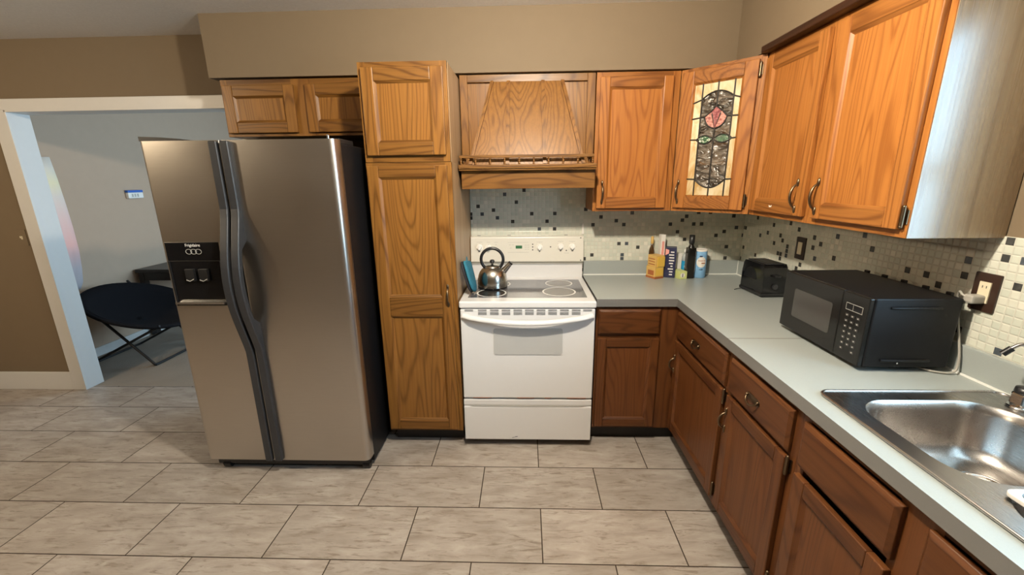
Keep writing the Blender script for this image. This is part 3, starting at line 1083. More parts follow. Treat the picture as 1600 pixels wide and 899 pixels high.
# ---- range hood
t = thing('range_hood', 'oak range hood with tapered canopy and spindle gallery above the stove', 'range hood', (0.38, -0.2, 1.52))
pl = BK(-0.305)
mb = MB()
bxp(mb, pl, -0.004, 0.040, 1.655, 2.152, -.02, 0, OAK['v'])
bxp(mb, pl, 0.726, 0.772, 1.655, 2.152, -.02, 0, OAK['v'])
bxp(mb, pl, 0.040, 0.726, 2.112, 2.152, -.02, 0, OAK['hx'])
mb.build('face_frame', t, t, bevel=0.002)
mb = MB()
mb.box(0.0, 0.772, -0.286, -0.008, 1.645, 2.150, OAK['p'])
for x in (0.096, 0.668):
    mb.box(x - .001, x + .001, -0.2865, -0.286, 1.655, 2.112, M['seam'])
mb.build('back_panel', t, t)
cz0, cz1 = 1.655, 2.113
B0, B1, T0, T1 = (0.052, -0.442), (0.706, -0.442), (0.176, -0.306), (0.590, -0.306)
mb = MB()
A = [(B0[0], B0[1], cz0), (B1[0], B1[1], cz0), (T1[0], T1[1], cz1), (T0[0], T0[1], cz1)]
Bk = [(x, -0.284, z) for x, y, z in A]
mb.add(A + Bk, [(0, 1, 2, 3), (1, 5, 6, 2), (4, 0, 3, 7), (3, 2, 6, 7), (0, 4, 5, 1)], OAK['p'])
cpy = mb.build('canopy', t, t)
nf = (Vector(A[1]) - Vector(A[0])).cross(Vector(A[3]) - Vector(A[0])).normalized()
if nf.y > 0:
    nf = -nf


def batten(f0, f1, wd, lean=0):
    a0 = Vector(A[0]).lerp(Vector(A[1]), f0)
    a1 = Vector(A[3]).lerp(Vector(A[2]), f1)
    ex = Vector((wd / 2, 0, 0))
    m2 = MB().prism([a0 - ex, a0 + ex, a1 + ex, a1 - ex], nf * 0.013, OAK['v'])
    return m2.build('batten', cpy, t, bevel=0.002)


batten(0.012, 0.018, 0.018)
batten(0.988, 0.982, 0.018)
batten(0.334, 0.245, 0.020)
batten(0.655, 0.715, 0.020)
# gallery
mb = MB()
mb.box(-0.002, 0.766, -0.492, -0.30, 1.632, 1.655, OAK['hx'])
mb.box(-0.002, 0.766, -0.484, -0.30, 1.622, 1.632, OAK['hx'])
mb.build('shelf', t, t, bevel=0.004)
mb = MB()
mb.box(0.004, 0.752, -0.480, -0.464, 1.690, 1.706, OAK['hx'])
mb.box(0.004, 0.020, -0.464, -0.306, 1.690, 1.706, OAK['hy'])
mb.box(0.736, 0.752, -0.464, -0.306, 1.690, 1.706, OAK['hy'])
mb.build('gallery_rail', t, t, bevel=0.002)
sp_prof = [(0.003, 0), (0.006, .002), (0.006, .006), (0.0032, .008), (0.0055, .014), (0.0062, .0175), (0.0055, .021), (0.0032, .027), (0.006, .029), (0.006, .033), (0.003, .035)]
spots = [(0.012, -0.472), (0.744, -0.472), (0.012, -0.42), (0.744, -0.42), (0.012, -0.36), (0.744, -0.36)] + [(0.012 + .732 * i / 9, -0.472) for i in range(1, 9)]
sp0 = None
for x, y in spots:
    if sp0 is None:
        sp0 = MB().lathe(sp_prof, OAK['v'], seg=10).build('spindle', t)
        ob = sp0
    else:
        ob = sp0.copy()
        COL.objects.link(ob)
        ob.parent = t
    ob.location = Vector((x, y, 1.655)) - t.location
mb = MB()
mb.box(0.008, 0.764, -0.452, -0.434, 1.522, 1.624, OAK['hx'])
mb.box(0.008, 0.026, -0.434, -0.012, 1.522, 1.624, OAK['hy'])
mb.box(0.746, 0.764, -0.434, -0.012, 1.522, 1.624, OAK['hy'])
mb.build('apron', t, t, bevel=0.002)
mb = MB().box(0.027, 0.745, -0.433, -0.012, 1.545, 1.56, M['white'])
mb.box(0.20, 0.58, -0.36, -0.10, 1.540, 1.546, M['grey_mark'])
mb.build('underside', t, t)

use_oak('shaded_russet')
# ------------------------------------------------------------------ base cabinets
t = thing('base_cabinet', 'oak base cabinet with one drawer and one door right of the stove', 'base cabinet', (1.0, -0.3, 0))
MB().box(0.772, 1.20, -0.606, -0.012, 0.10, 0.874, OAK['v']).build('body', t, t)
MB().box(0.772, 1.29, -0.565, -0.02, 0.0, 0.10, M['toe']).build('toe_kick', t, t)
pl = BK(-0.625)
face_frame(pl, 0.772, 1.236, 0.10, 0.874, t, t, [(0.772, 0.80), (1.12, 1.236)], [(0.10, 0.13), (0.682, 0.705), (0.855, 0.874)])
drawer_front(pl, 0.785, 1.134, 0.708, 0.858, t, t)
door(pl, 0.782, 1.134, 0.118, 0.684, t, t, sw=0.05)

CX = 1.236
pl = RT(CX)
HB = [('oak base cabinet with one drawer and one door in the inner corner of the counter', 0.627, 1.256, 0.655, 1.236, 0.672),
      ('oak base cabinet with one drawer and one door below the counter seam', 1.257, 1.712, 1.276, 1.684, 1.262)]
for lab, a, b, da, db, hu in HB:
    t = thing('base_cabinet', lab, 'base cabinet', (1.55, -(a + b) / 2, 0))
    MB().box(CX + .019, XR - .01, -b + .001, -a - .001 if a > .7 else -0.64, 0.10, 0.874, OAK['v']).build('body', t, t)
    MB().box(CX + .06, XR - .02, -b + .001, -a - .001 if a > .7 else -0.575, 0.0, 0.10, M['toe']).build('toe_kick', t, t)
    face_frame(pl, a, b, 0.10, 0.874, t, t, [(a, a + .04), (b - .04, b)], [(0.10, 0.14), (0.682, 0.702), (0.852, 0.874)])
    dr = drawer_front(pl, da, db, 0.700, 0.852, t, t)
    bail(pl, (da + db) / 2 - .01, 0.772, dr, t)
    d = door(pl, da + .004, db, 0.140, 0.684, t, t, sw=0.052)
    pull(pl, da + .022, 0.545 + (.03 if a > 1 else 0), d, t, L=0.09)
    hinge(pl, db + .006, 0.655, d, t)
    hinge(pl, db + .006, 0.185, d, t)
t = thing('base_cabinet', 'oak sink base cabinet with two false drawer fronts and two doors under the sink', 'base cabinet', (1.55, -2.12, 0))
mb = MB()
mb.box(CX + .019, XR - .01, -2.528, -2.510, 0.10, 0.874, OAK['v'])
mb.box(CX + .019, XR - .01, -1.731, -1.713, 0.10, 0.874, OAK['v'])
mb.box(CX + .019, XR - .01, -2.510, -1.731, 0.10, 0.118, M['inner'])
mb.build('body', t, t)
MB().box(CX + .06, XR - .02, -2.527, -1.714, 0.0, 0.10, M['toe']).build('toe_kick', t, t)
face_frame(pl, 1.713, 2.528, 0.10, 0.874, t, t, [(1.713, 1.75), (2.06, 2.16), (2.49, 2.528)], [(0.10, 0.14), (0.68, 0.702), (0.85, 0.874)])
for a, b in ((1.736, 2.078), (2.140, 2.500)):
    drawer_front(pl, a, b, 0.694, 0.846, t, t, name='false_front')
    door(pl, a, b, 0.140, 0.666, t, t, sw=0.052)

# ------------------------------------------------------------------ countertop
t = thing('countertop', 'grey laminate L-shaped kitchen countertop with upstand', 'countertop', (1.5, -1.2, 0.875))
mb = MB()
xs = [0.770, 1.215, 1.295, 1.815, XR - .007]
ysg = [-2.62, -2.49, -1.712, -0.645, -0.007]


def cmask(i, j):
    if i == 0:
        return j == 3
    if i == 2 and j == 1:
        return False
    return True


mb.grid(xs, ysg, cmask, lambda u, v: (u, v, 0.876), (0, 0, 0.044), M['laminate'])
wt = mb.build('worktop', t, t, weld=True)
wt.data.materials.append(M['lam_edge'])
for p in wt.data.polygons:
    if abs(p.normal.z) < 0.5:
        p.material_index = 1
mb = MB()
mb.box(0.775, XR - .008, -0.026, -0.0075, 0.920, 1.018, M['laminate'])
mb.box(XR - .026, XR - .0075, -2.62, -0.026, 0.920, 1.018, M['laminate'])
mb.build('upstand', t, t, bevel=0.002)
mb = MB()
mb.box(0.775, XR - .027, -0.031, -0.026, 0.920, 0.926, M['caulk'])
mb.box(XR - .031, XR - .026, -2.62, -0.031, 0.920, 0.926, M['caulk'])
mb.box(XR - .028, XR - .0255, -0.030, -0.026, 0.926, 1.018, M['caulk'])
mb.build('caulk_bead', t, t)
MB().box(1.214, XR - .03, -1.2372, -1.2348, 0.9195, 0.9206, M['seam']).build('seam_strip', t, t)

# ------------------------------------------------------------------ stove
t = thing('stove', 'white freestanding electric stove with glass cooktop below the hood', 'stove', (0.381, -0.35, 0))
mb = MB()
mb.box(0.006, 0.756, -0.640, -0.03, 0.06, 0.876, M['white'])
mb.box(0.02, 0.742, -0.62, -0.03, 0.02, 0.06, M['black'])
mb.build('body', t, t, bevel=0.003)
for x in (0.06, 0.70):
    MB().cyl((x, -0.60, 0), (x, -0.60, 0.03), 0.018, mat=M['black']).build('foot', t, t)
mb = MB()
mb.box(0.000, 0.762, -0.694, -0.09, 0.882, 0.921, M['white'])
ct = mb.build('cooktop', t, t, bevel=0.009, seg=3)
mb = MB()
gq = [(0.042, -0.612), (0.720, -0.612), (0.722, -0.180), (0.040, -0.180)]
mb.prism([(x, y, 0.9205) for x, y in gq], (0, 0, 0.0022), M['cooktop'])
mb.build('glass_top', ct, t)
for cx_, cy_, r, dark in ((0.170, -0.515, 0.088, True), (0.570, -0.488, 0.100, False), (0.584, -0.282, 0.088, False), (0.176, -0.300, 0.100, False)):
    mb = MB()
    mb.cyl((cx_, cy_, 0.9226), (cx_, cy_, 0.9230), r, mat=M['ring'], seg=48)
    mb.cyl((cx_, cy_, 0.9230), (cx_, cy_, 0.9233), r * 0.90, mat=M['burner_dark'] if dark else M['burner'], seg=48)
    mb.build('burner', ct, t)
# riser and control panel
mb = MB()
mb.prism([(0.004, -0.10, 0.90), (0.004, -0.03, 0.90), (0.004, -0.03, 1.015), (0.004, -0.085, 1.015)], (0.754, 0, 0), M['white'])
mb.build('riser', t, t, bevel=0.003)
mb = MB()
mb.prism([(-0.002, -0.094, 1.030), (-0.002, -0.070, 1.012), (-0.002, -0.012, 1.012), (-0.002, -0.012, 1.198), (-0.002, -0.058, 1.198), (-0.002, -0.068, 1.192)], (0.766, 0, 0), M['cream'])
cpn = mb.build('control_panel', t, t, bevel=0.004)
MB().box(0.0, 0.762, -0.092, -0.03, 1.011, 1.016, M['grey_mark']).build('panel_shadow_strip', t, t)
# plane of the slanted panel
pb, pt = Vector((0, -0.094, 1.030)), Vector((0, -0.068, 1.192))
pv = (pt - pb).normalized()
pn = Vector((0, -pv.z, pv.y))


def pp(x, z, n=0.0):
    q = pb + pv * ((z - 1.030) / pv.z) + pn * n
    return Vector((x, q.y, q.z))


def pdot(mbx, x, z, w_, h_, mat, n=0.0006):
    mbx.prism([pp(x - w_, z - h_), pp(x + w_, z - h_), pp(x + w_, z + h_), pp(x - w_, z + h_)], pn * n, mat)


for x, z in ((0.057, 1.125), (0.118, 1.122), (0.466, 1.124), (0.608, 1.128), (0.687, 1.127)):
    mb = MB()
    mb.cyl(pp(x, z), pp(x, z, 0.006), 0.022, 0.021, M['white_plastic'], 28)
    mb.cyl(pp(x, z, .006), pp(x, z, 0.022), 0.017, 0.014, M['white_plastic'], 28)
    e = Vector((0.0045, 0, 0))
    u2 = pv * 0.017
    c0 = pp(x, z, 0.018)
    mb.prism([c0 - e - u2, c0 + e - u2, c0 + e + u2, c0 - e + u2], pn * 0.010, M['white_plastic'])
    mb.build('knob', t, t, bevel=0.0015)
for x, z in ((0.057, 1.125), (0.466, 1.124), (0.608, 1.128), (0.687, 1.127)):
    mb = MB()
    pdot(mb, x, z + .036, .020, .001, M['grey_mark'])
    pdot(mb, x, z - .027, .004, .003, M['dark_mark'])
    for a in range(7):
        th = radians(-40 + a * 43)
        pdot(mb, x + .030 * cos(th), z + .030 * sin(th), .0018, .001, M['grey_mark'])
    mb.build('knob_scale', cpn, t)
for x in (.118, .17):
    mb = MB()
    pdot(mb, x, 1.16, .012, .001, M['grey_mark'])
    pdot(mb, x, 1.145, .004, .0015, M['grey_mark'])
    mb.build('knob_scale', cpn, t)
mb = MB()
for z in (1.158, 1.092):
    pdot(mb, 0.322, z, .072, .0008, M['grey_mark'])
for x, z in ((.265, 1.142), (.285, 1.142), (.27, 1.12), (.372, 1.14), (.39, 1.14), (.372, 1.126), (.39, 1.126), (.372, 1.112), (.39, 1.112)):
    pdot(mb, x, z, .007, .0012, M['grey_mark'])
mb.build('keypad_print', cpn, t)
for x, z in ((0.420, 1.145), (0.420, 1.127), (0.420, 1.108), (0.541, 1.127), (0.648, 1.103)):
    mb = MB()
    pdot(mb, x, z, .004, .004, M['dark_mark'])
    mb.build('indicator_light', cpn, t)
mb = MB()
pdot(mb, 0.648, 1.085, .018, .001, M['grey_mark'])
mb.build('indicator_print', cpn, t)
mb = MB()
pdot(mb, 0.326, 1.127, .022, .010, M['lcd'], .0012)
mb.build('display', cpn, t)
MB().box(0.752, 0.7645, -0.062, -0.0095, 1.03, 1.19, M['almond']).build('end_cap', t, t, bevel=0.002)
for z in (1.037, 1.186):
    MB().cyl((0.745, pp(0, z).y + .004, z), (0.745, pp(0, z).y - .002, z), .004, mat=M['dark_mark'], seg=10).build('screw', t, t)
# oven door
mb = MB()
mb.box(0.006, 0.756, -0.690, -0.642, 0.330, 0.876, M['white'])
od = mb.build('oven_door', t, t, bevel=0.006, seg=3)
q = rrect(0.190, 0.578, 0.606, 0.764, 0.014)
MB().prism([(x, -0.6935, z) for x, z in q], (0, 0.004, 0), M['ovenglass']).build('oven_window', od, t)
mb = MB()
xx = [0.055, 0.130, 0.197, 0.262, 0.328, 0.392, 0.456, 0.520, 0.585, 0.650, 0.712]
for i, x in enumerate(xx):
    mb = MB()
    rows = (0.872, 0.866) if i in (0, 10) else (0.872, 0.866, 0.857, 0.851, 0.845)
    for z in rows:
        mb.box(x - .024, x + .024, -0.6906, -0.689, z - .0018, z + .0018, M['dark_mark'])
    mb.build('vent_grille', od, t)
pts = []
for i in range(17):
    u = i / 16
    s_ = sin(pi * u)
    pts.append((0.020 + 0.722 * u, -0.690 - 0.052 * s_ ** 0.5, 0.838 - 0.026 * s_))
mb = MB().tube(pts, 0.016, M['white'], 12, flat=0.7)
mb.build('oven_handle', od, t)
for x0, x1 in ((.06, .17), (.32, .42), (.48, .52), (.61, .72)):
    MB().box(x0, x1, -0.6905, -0.688, 0.3305, 0.3325, M['rust']).build('rust_spot', od, t)
# storage drawer
mb = MB()
mb.prism([(0.006, -0.690, 0.052), (0.006, -0.690, 0.270), (0.006, -0.682, 0.277), (0.006, -0.690, 0.284), (0.006, -0.690, 0.318), (0.006, -0.642, 0.318), (0.006, -0.642, 0.052)], (0.748, 0, 0), M['white'])
sd = mb.build('storage_drawer', t, t, bevel=0.004)
mb = MB()
mb.prism([(0.04, -0.6905, 0.281), (0.725, -0.6905, 0.284), (0.70, -0.6905, 0.276), (0.38, -0.6905, 0.272), (0.06, -0.6905, 0.274)], (0, 0.004, 0), M['grey_mark'])
mb.build('finger_groove', sd, t)
mb = MB()
mb.prism([(0.285, -0.6906, 0.064), (0.300, -0.6906, 0.066), (0.302, -0.6906, 0.069), (0.292, -0.6906, 0.068)], (0, 0.001, 0), M['navy'])
mb.prism([(0.300, -0.6906, 0.068), (0.322, -0.6906, 0.073), (0.320, -0.6906, 0.076), (0.308, -0.6906, 0.074)], (0, 0.001, 0), M['navy'])
mb.build('scuff_mark', sd, t)['label'] = 'small dark blue scuff'

# ------------------------------------------------------------------ refrigerator
t = thing('refrigerator', 'stainless steel side-by-side refrigerator with black sides and long black handles', 'refrigerator', (-0.94, -0.5, 0))
L_, R_, SPL = -1.397, -0.487, -1.014
mb = MB().box(L_ + .004, R_ - .004, -0.868, -0.10, 0.03, 1.745, M['black_satin'])
mb.build('body', t, t, bevel=0.006)
mb = MB().box(L_ + .02, R_ - .02, -0.90, -0.866, 0.025, 0.078, M['black'])
mb.build('kick_grille', t, t, bevel=0.003)
for x in (L_ + .07, R_ - .04):
    mb = MB().cyl((x - .02, -0.885, 0.022), (x + .02, -0.885, 0.022), 0.022, mat=M['black'], seg=16)
    mb.build('roller_foot', t, t)
for x in (L_ + .35, R_ - .07):
    pass


def fridge_door(name, x0, x1, rl, rr):
    """door slab with rounded outer vertical edges (plan outline extruded)"""
    mb = MB()
    pl_ = []
    yb, yf = -0.872, -0.940
    pl_ += [(x0, yb)]
    for i in range(7):
        a = pi + pi / 2 * i / 6
        pl_.append((x0 + rl + rl * cos(a), yf + rl + rl * sin(a)))
    for i in range(7):
        a = 1.5 * pi + pi / 2 * i / 6
        pl_.append((x1 - rr + rr * cos(a), yf + rr + rr * sin(a)))
    pl_ += [(x1, yb)]
    mb.prism([(x, y, 0.082) for x, y in pl_], (0, 0, 1.760 - 0.082), M['steel'], smooth=True)
    o = mb.build(name, t, t, bevel=0.0025)
    return o


fd = fridge_door('freezer_door', L_, SPL - .004, 0.022, 0.006)
rd = fridge_door('refrigerator_door', SPL + .004, R_, 0.006, 0.030)


def fridge_handle(x0, x1, par):
    def prof(z):
        k = 0.0
        if 0.72 < z < 1.46:
            k = sin(pi * (z - 0.72) / 0.74) ** 1.3
        return -0.960 - 0.072 * k
    N = 44
    zs_ = [0.086 + (1.756 - 0.086) * i / N for i in range(N + 1)]
    mb = MB()
    inner = lambda z: -0.936 if (z >= 1.30 or z <= 0.885) else min(-0.936, prof(z) + 0.030)
    vs, fs = [], []
    for z in zs_:
        vs += [(x0, prof(z), z), (x1, prof(z), z), (x1, inner(z), z), (x0, inner(z), z)]
    for i in range(N):
        a, b = 4 * i, 4 * i + 4
        fs += [(a, a + 1, b + 1, b), (a + 1, a + 2, b + 2, b + 1), (a + 2, a + 3, b + 3, b + 2), (a + 3, a, b, b + 3)]
    fs += [(3, 2, 1, 0), (4 * N, 4 * N + 1, 4 * N + 2, 4 * N + 3)]
    mb.add(vs, fs, M['charcoal'])
    return mb.build('handle', par, t, bevel=0.006, seg=3)


fridge_handle(-1.060, -1.021, fd)
fridge_handle(-1.007, -0.968, rd)
# dispenser
mb = MB()
mb.box(-1.376, -1.110, -0.9425, -0.938, 1.205, 1.296, M['black_gloss'])
mb.box(-1.376, -1.110, -0.9410, -0.938, 0.976, 1.205, M['black_gloss'])
mb.box(-1.376, -1.368, -0.946, -0.938, 0.976, 1.205, M['black'])
mb.box(-1.118, -1.110, -0.946, -0.938, 0.976, 1.205, M['black'])
disp = mb.build('dispenser', fd, t, bevel=0.0015)
mb = MB()
for x in (-1.272, -1.205):
    mb.box(x - .022, x + .022, -0.955, -0.941, 1.105, 1.165, M['black'])
    mb.tube([(x - .018, -0.957, 1.112), (x, -0.960, 1.106), (x + .018, -0.957, 1.116)], .0022, M['grey_mark'], 6)
mb.build('paddle', disp, t, bevel=0.003)
mb = MB()
mb.prism([(-1.366, -0.941, 0.984), (-1.366, -0.966, 0.990), (-1.120, -0.966, 0.990), (-1.120, -0.941, 0.984)], (0, 0, 0.010), M['chrome'])
mb.build('drip_tray_lip', disp, t, bevel=0.002)
mb = MB()
for i in range(3):
    c = (-1.262 + .024 * i, -0.9428, 1.250)
    mb.tube([Vector(c) + Vector((.015 * cos(a), 0, .012 * sin(a))) for a in [2 * pi * k_ / 16 for k_ in range(16)]], .0013, M['grey_mark'], 5, closed=True)
mb.build('buttons', disp, t)
RX = Matrix.Rotation(pi / 2, 4, 'X')
text_mesh('lettering', 'Frigidaire', 0.020, M['white_plastic'], disp, Matrix.Translation(Vector((-1.238, -0.9432, 1.281)) - t.location) @ RX)
mb = MB()
mb.prism([(-1.400, -0.930, 1.7605), (-1.180, -0.930, 1.7605), (-1.200, -0.930, 1.768), (-1.290, -0.930, 1.776), (-1.400, -0.930, 1.781)], (0, 0.30, 0), M['black'])
mb.build('hinge_cover', t, t, bevel=0.003)
mb = MB().cyl((-0.525, -0.915, 1.758), (-0.525, -0.915, 1.775), .006, mat=M['chrome'], seg=12)
mb.cyl((-0.525, -0.915, 1.775), (-0.525, -0.915, 1.779), .009, .006, mat=M['chrome'], seg=12)
mb.build('hinge_pin', t, t)
mb = MB().box(-0.60, -0.497, -0.862, -0.70, 1.744, 1.768, M['black'])
mb.build('hinge_cover', t, t, bevel=0.004)

# ------------------------------------------------------------------ kettle
t = thing('kettle', 'stainless steel kettle with black ring handle on the rear left burner', 'kettle', (0.166, -0.375, 0.9236))
mb = MB()
mb.lathe([(0.0, 0.0), (0.088, 0.0), (0.093, 0.004), (0.0925, 0.010)], M['black_gloss'])
mb.lathe([(0.0925, 0.010), (0.0930, 0.030), (0.0915, 0.055), (0.087, 0.078), (0.078, 0.100), (0.066, 0.116), (0.050, 0.127), (0.046, 0.130)], M['kettle_steel'])
mb.build('body', t)
mb = MB().lathe([(0.047, 0.129), (0.044, 0.136), (0.030, 0.141), (0.010, 0.144), (0.0, 0.144)], M['kettle_steel'])
ld_ = mb.build('lid', t)
MB().lathe([(0.007, 0.143), (0.007, 0.150), (0.014, 0.156), (0.016, 0.164), (0.012, 0.172), (0.0, 0.175)], M['black'], seg=20).build('lid_knob', ld_)
pts = [(0.068 * cos(a), 0, 0.175 + 0.068 * sin(a)) for a in [radians(-42 + 264 * i / 28) for i in range(29)]]
MB().tube(pts, 0.0095, M['black'], 12).build('handle', t)
for s in (-1, 1):
    MB().box(s * .0505 - .007, s * .0505 + .007, -.008, .008, 0.112, 0.140, M['black']).build('handle_bracket', t, bevel=.003)
mb = MB().cyl((0.066, 0, 0.098), (0.112, 0, 0.150), 0.021, 0.014, M['kettle_steel'], 20)
sp = mb.build('spout', t)
MB().cyl((0.1105, 0, 0.148), (0.1165, 0, 0.155), 0.0155, 0.0150, M['black'], 20).build('spout_whistle', sp)

# ------------------------------------------------------------------ oven mitt leaning on the pantry side
t = thing('oven_mitt', 'teal quilted oven mitt standing on the stove edge against the pantry', 'oven mitt', (0.056, -0.53, 0.9300))
up = Vector((-0.046, 0.030, 0.178)).normalized()
wd = Vector((0.08, 1.0, -0.14)).normalized()
wd = (wd - up * wd.dot(up)).normalized()
nr = wd.cross(up)
if nr.x < 0:
    nr = -nr
OUT = [(-0.030, 0.006), (0.0, 0.0), (0.034, 0.004), (0.060, 0.024), (0.074, 0.058), (0.080, 0.100), (0.082, 0.172), (0.078, 0.184), (0.0, 0.190), (-0.070, 0.190), (-0.078, 0.180), (-0.076, 0.110), (-0.068, 0.060), (-0.052, 0.024)]


def pad(off, th, mat, shrink=0.0):
    mb = MB()
    ctr = Vector((0.0, 0.095))
    ring = lambda s, n: [wd * (ctr.x + (a - ctr.x) * s) + up * (ctr.y + (b - ctr.y) * s) + nr * n for a, b in OUT]
    L = [ring(.93, off), ring(1, off + th * .3), ring(1, off + th * .7), ring(.90, off + th), ring(.5, off + th * 1.12)]
    n = len(OUT)
    vs = [p for r in L for p in r]
    fs = [tuple(range(n))[::-1], tuple(range(4 * n, 5 * n))]
    for k in range(4):
        for i in range(n):
            j = (i + 1) % n
            fs.append((k * n + i, k * n + j, (k + 1) * n + j, (k + 1) * n + i))
    mb.add(vs, fs, mat, smooth=True)
    return mb


pad(0.010, 0.016, M['teal']).build('front_pad', t)
pad(-0.006, 0.013, M['dkcloth']).build('back_pad', t)['label'] = 'dark cloth back'
MB().tube([wd * .07 + up * .186, wd * .085 + up * .20 + nr * .004, wd * .076 + up * .212 + nr * .006, wd * .062 + up * .20 + nr * .006, wd * .06 + up * .186], .003, M['teal'], 8).build('hanging_loop', t)

# ------------------------------------------------------------------ groceries
Z0 = 0.9203


def carton(name, lab, cat, loc, rot, w_, d_, h_, mat, group='groceries in the counter corner'):
    t_ = thing(name, lab, cat, loc, group, rot)
    MB().box(-w_ / 2, w_ / 2, -d_ / 2, d_ / 2, 0, h_, mat).build('carton', t_, bevel=0.0015)
    return t_


t = carton('tea_box', 'gold carton with rust-coloured base under a yellow box beside the navy carton', 'carton', (1.243, -0.114, Z0), 0.45, 0.072, 0.085, 0.080, M['gold'])
MB().box(-.0365, .0365, -.043, .043, 0, .014, M['rust']).build('base_band', t)
mb = MB().box(-.0367, -.036, -.03, .025, .022, .055, M['rust'])
mb.box(-.030, .030, -.0432, -.0425, .022, .072, M['yellow'])
mb.build('label_patch', t)
t = carton('tea_box', 'bright yellow carton on top of the gold carton', 'carton', (1.246, -0.114, Z0 + .0805), 0.42, 0.070, 0.080, 0.075, M['gold'])
mb = MB().box(-.022, .036, -.0440, -.0400, .000, .066, M['yellow'])
mb.build('open_flap', t)
mb = MB()
for k in range(3):
    mb.box(-.0358, -.0350, -.03, .03, .012 + .018 * k, .018 + .018 * k, M['rust'])
mb.build('label_patch', t)
t = carton('carton', 'tall narrow white carton behind the yellow box', 'carton', (1.294, -0.060, Z0), 0.1, 0.030, 0.040, 0.285, M['paper'])
mb = MB().box(-.008, .008, -.0206, -.0200, .10, .24, M['pinkpaper'])
mb.build('label_patch', t)
t = thing('bottle', 'slim dark bottle with gold neck behind the yellow box', 'bottle', (1.230, -0.053, Z0), 'groceries in the counter corner')
MB().lathe([(0, 0), (.017, 0), (.018, .004), (.018, .17), (.014, .19), (.008, .205), (.0075, .25), (0, .25)], M['amber'], seg=24).build('body', t)
MB().lathe([(.0082, .222), (.0095, .225), (.0095, .268), (.0, .272)], M['gold'], seg=20).build('cap', t)
t = carton('carton', 'navy blue carton with white lettering beside the yellow box', 'carton', (1.347, -0.095, Z0), -0.32, 0.070, 0.062, 0.205, M['navy'])
mb = MB()
rs = random.Random(3)
for k in range(9):
    w2 = rs.uniform(.006, .014)
    mb.box(.002 - w2 + rs.uniform(-.004, .010), .010 + w2, -.0316, -.0308, .018 + .019 * k, .026 + .019 * k, M['paper'])
mb.build('lettering', t)
mb = MB().cyl((-.0354, .0, .165), (-.0349, .0, .165), .024, mat=M['pinkpaper'], seg=20)
mb.prism([(-.034, -.0316, .152), (-.012, -.0316, .165), (-.012, -.0316, .188), (-.034, -.0316, .196)], (0, .001, 0), M['pinkpaper'])
mb.build('label_patch', t)
t = carton('carton', 'plain white carton behind the blue bottle', 'carton', (1.413, -0.053, Z0), 0.05, 0.040, 0.030, 0.155, M['paper'])
t = carton('carton', 'small lime green carton lying in front of the blue bottle', 'carton', (1.405, -0.125, Z0), 0.20, 0.055, 0.090, 0.052, M['lime'])
mb = MB().cyl((-.004, -.0456, .026), (-.004, -.0450, .026), .016, mat=M['paper'], seg=20)
mb.box(-.006, -.001, -.0462, -.0456, .014, .038, M['navy'])
mb.build('label_patch', t)
t = thing('bottle', 'clear bottle half full of blue liquid beside the black bottle', 'bottle', (1.460, -0.060, Z0), 'groceries in the counter corner')
MB().lathe([(0, 0), (.022, 0), (.024, .004), (.024, .105), (0, .105)], M['cyan'], seg=24).build('liquid', t)
MB().lathe([(.0245, .105), (.0245, .13), (.018, .145), (.010, .152), (.010, .165)], M['clear'], seg=24).build('body', t)
MB().lathe([(.0125, .162), (.0125, .180), (0, .182)], M['white_plastic'], seg=20).build('cap', t)
t = thing('bottle', 'tall black square-shouldered bottle with white side label beside the blue can', 'bottle', (1.465, -0.130, Z0), 'groceries in the counter corner')
mb = MB().box(-.026, .026, -.026, .026, 0, .205, M['olive'])
mb.build('body', t, bevel=.006, seg=3)
MB().lathe([(.022, .203), (.016, .218), (.014, .222), (.014, .245)], M['olive'], seg=20).build('neck', t)
MB().lathe([(.0165, .232), (.0175, .234), (.0175, .288), (.0, .290)], M['black'], seg=20).build('cap', t)
MB().box(.0262, .0268, -.022, .020, .045, .18, M['paper']).build('label_patch', t)
t = thing('salt_can', 'light blue cylindrical can with white oval label at the right end', 'can', (1.540, -0.100, Z0), 'groceries in the counter corner')
MB().lathe([(0, 0), (.042, 0), (.0435, .003), (.0435, .183), (.042, .186)], M['skyblue'], seg=40).build('body', t)
MB().lathe([(.0436, .178), (.0445, .180), (.0445, .190), (.040, .190), (.039, .186), (0, .186)], M['paper'], seg=40).build('rim', t)


def on_can(a, z, r):
    return Vector((r * sin(a), -r * cos(a), z))


mb = MB()
fs_, vs_ = [], []
A0 = -0.10
for i in range(25):
    th = 2 * pi * i / 24
    vs_.append(on_can(A0 + 0.72 * cos(th), .108 + .038 * sin(th), .0441))
vs_.append(on_can(A0, .108, .0441))
# curved oval built as concentric rings
vs2, fs2 = [], []
for rk in range(5):
    q_ = rk / 4
    for i in range(24):
        th = 2 * pi * i / 24
        vs2.append(on_can(A0 + 0.72 * q_ * cos(th), .108 + .036 * q_ * sin(th), .0441))
for rk in range(4):
    for i in range(24):
        j = (i + 1) % 24
        fs2.append((rk * 24 + i, rk * 24 + j, (rk + 1) * 24 + j, (rk + 1) * 24 + i))
mb.add(vs2, fs2, M['paper'], smooth=True)
for z, a0, a1 in ((.114, -.55, .42), (.098, -.10, .40)):
    for k in range(7):
        a = a0 + (a1 - a0) * k / 6
        p0, p1 = on_can(a, z, .0446), on_can(a + .05, z + .006, .0446)
        mb.add([on_can(a, z, .0445), on_can(a + .09, z, .0445), on_can(a + .09, z + .007, .0445), on_can(a, z + .007, .0445)], [(0, 1, 2, 3)], M['rust'])
for k in range(6):
    a = -.35 + .09 * k
    mb.add([on_can(a, .055, .0442), on_can(a + .06, .055, .0442), on_can(a + .06, .061, .0442), on_can(a, .061, .0442)], [(0, 1, 2, 3)], M['navy'])
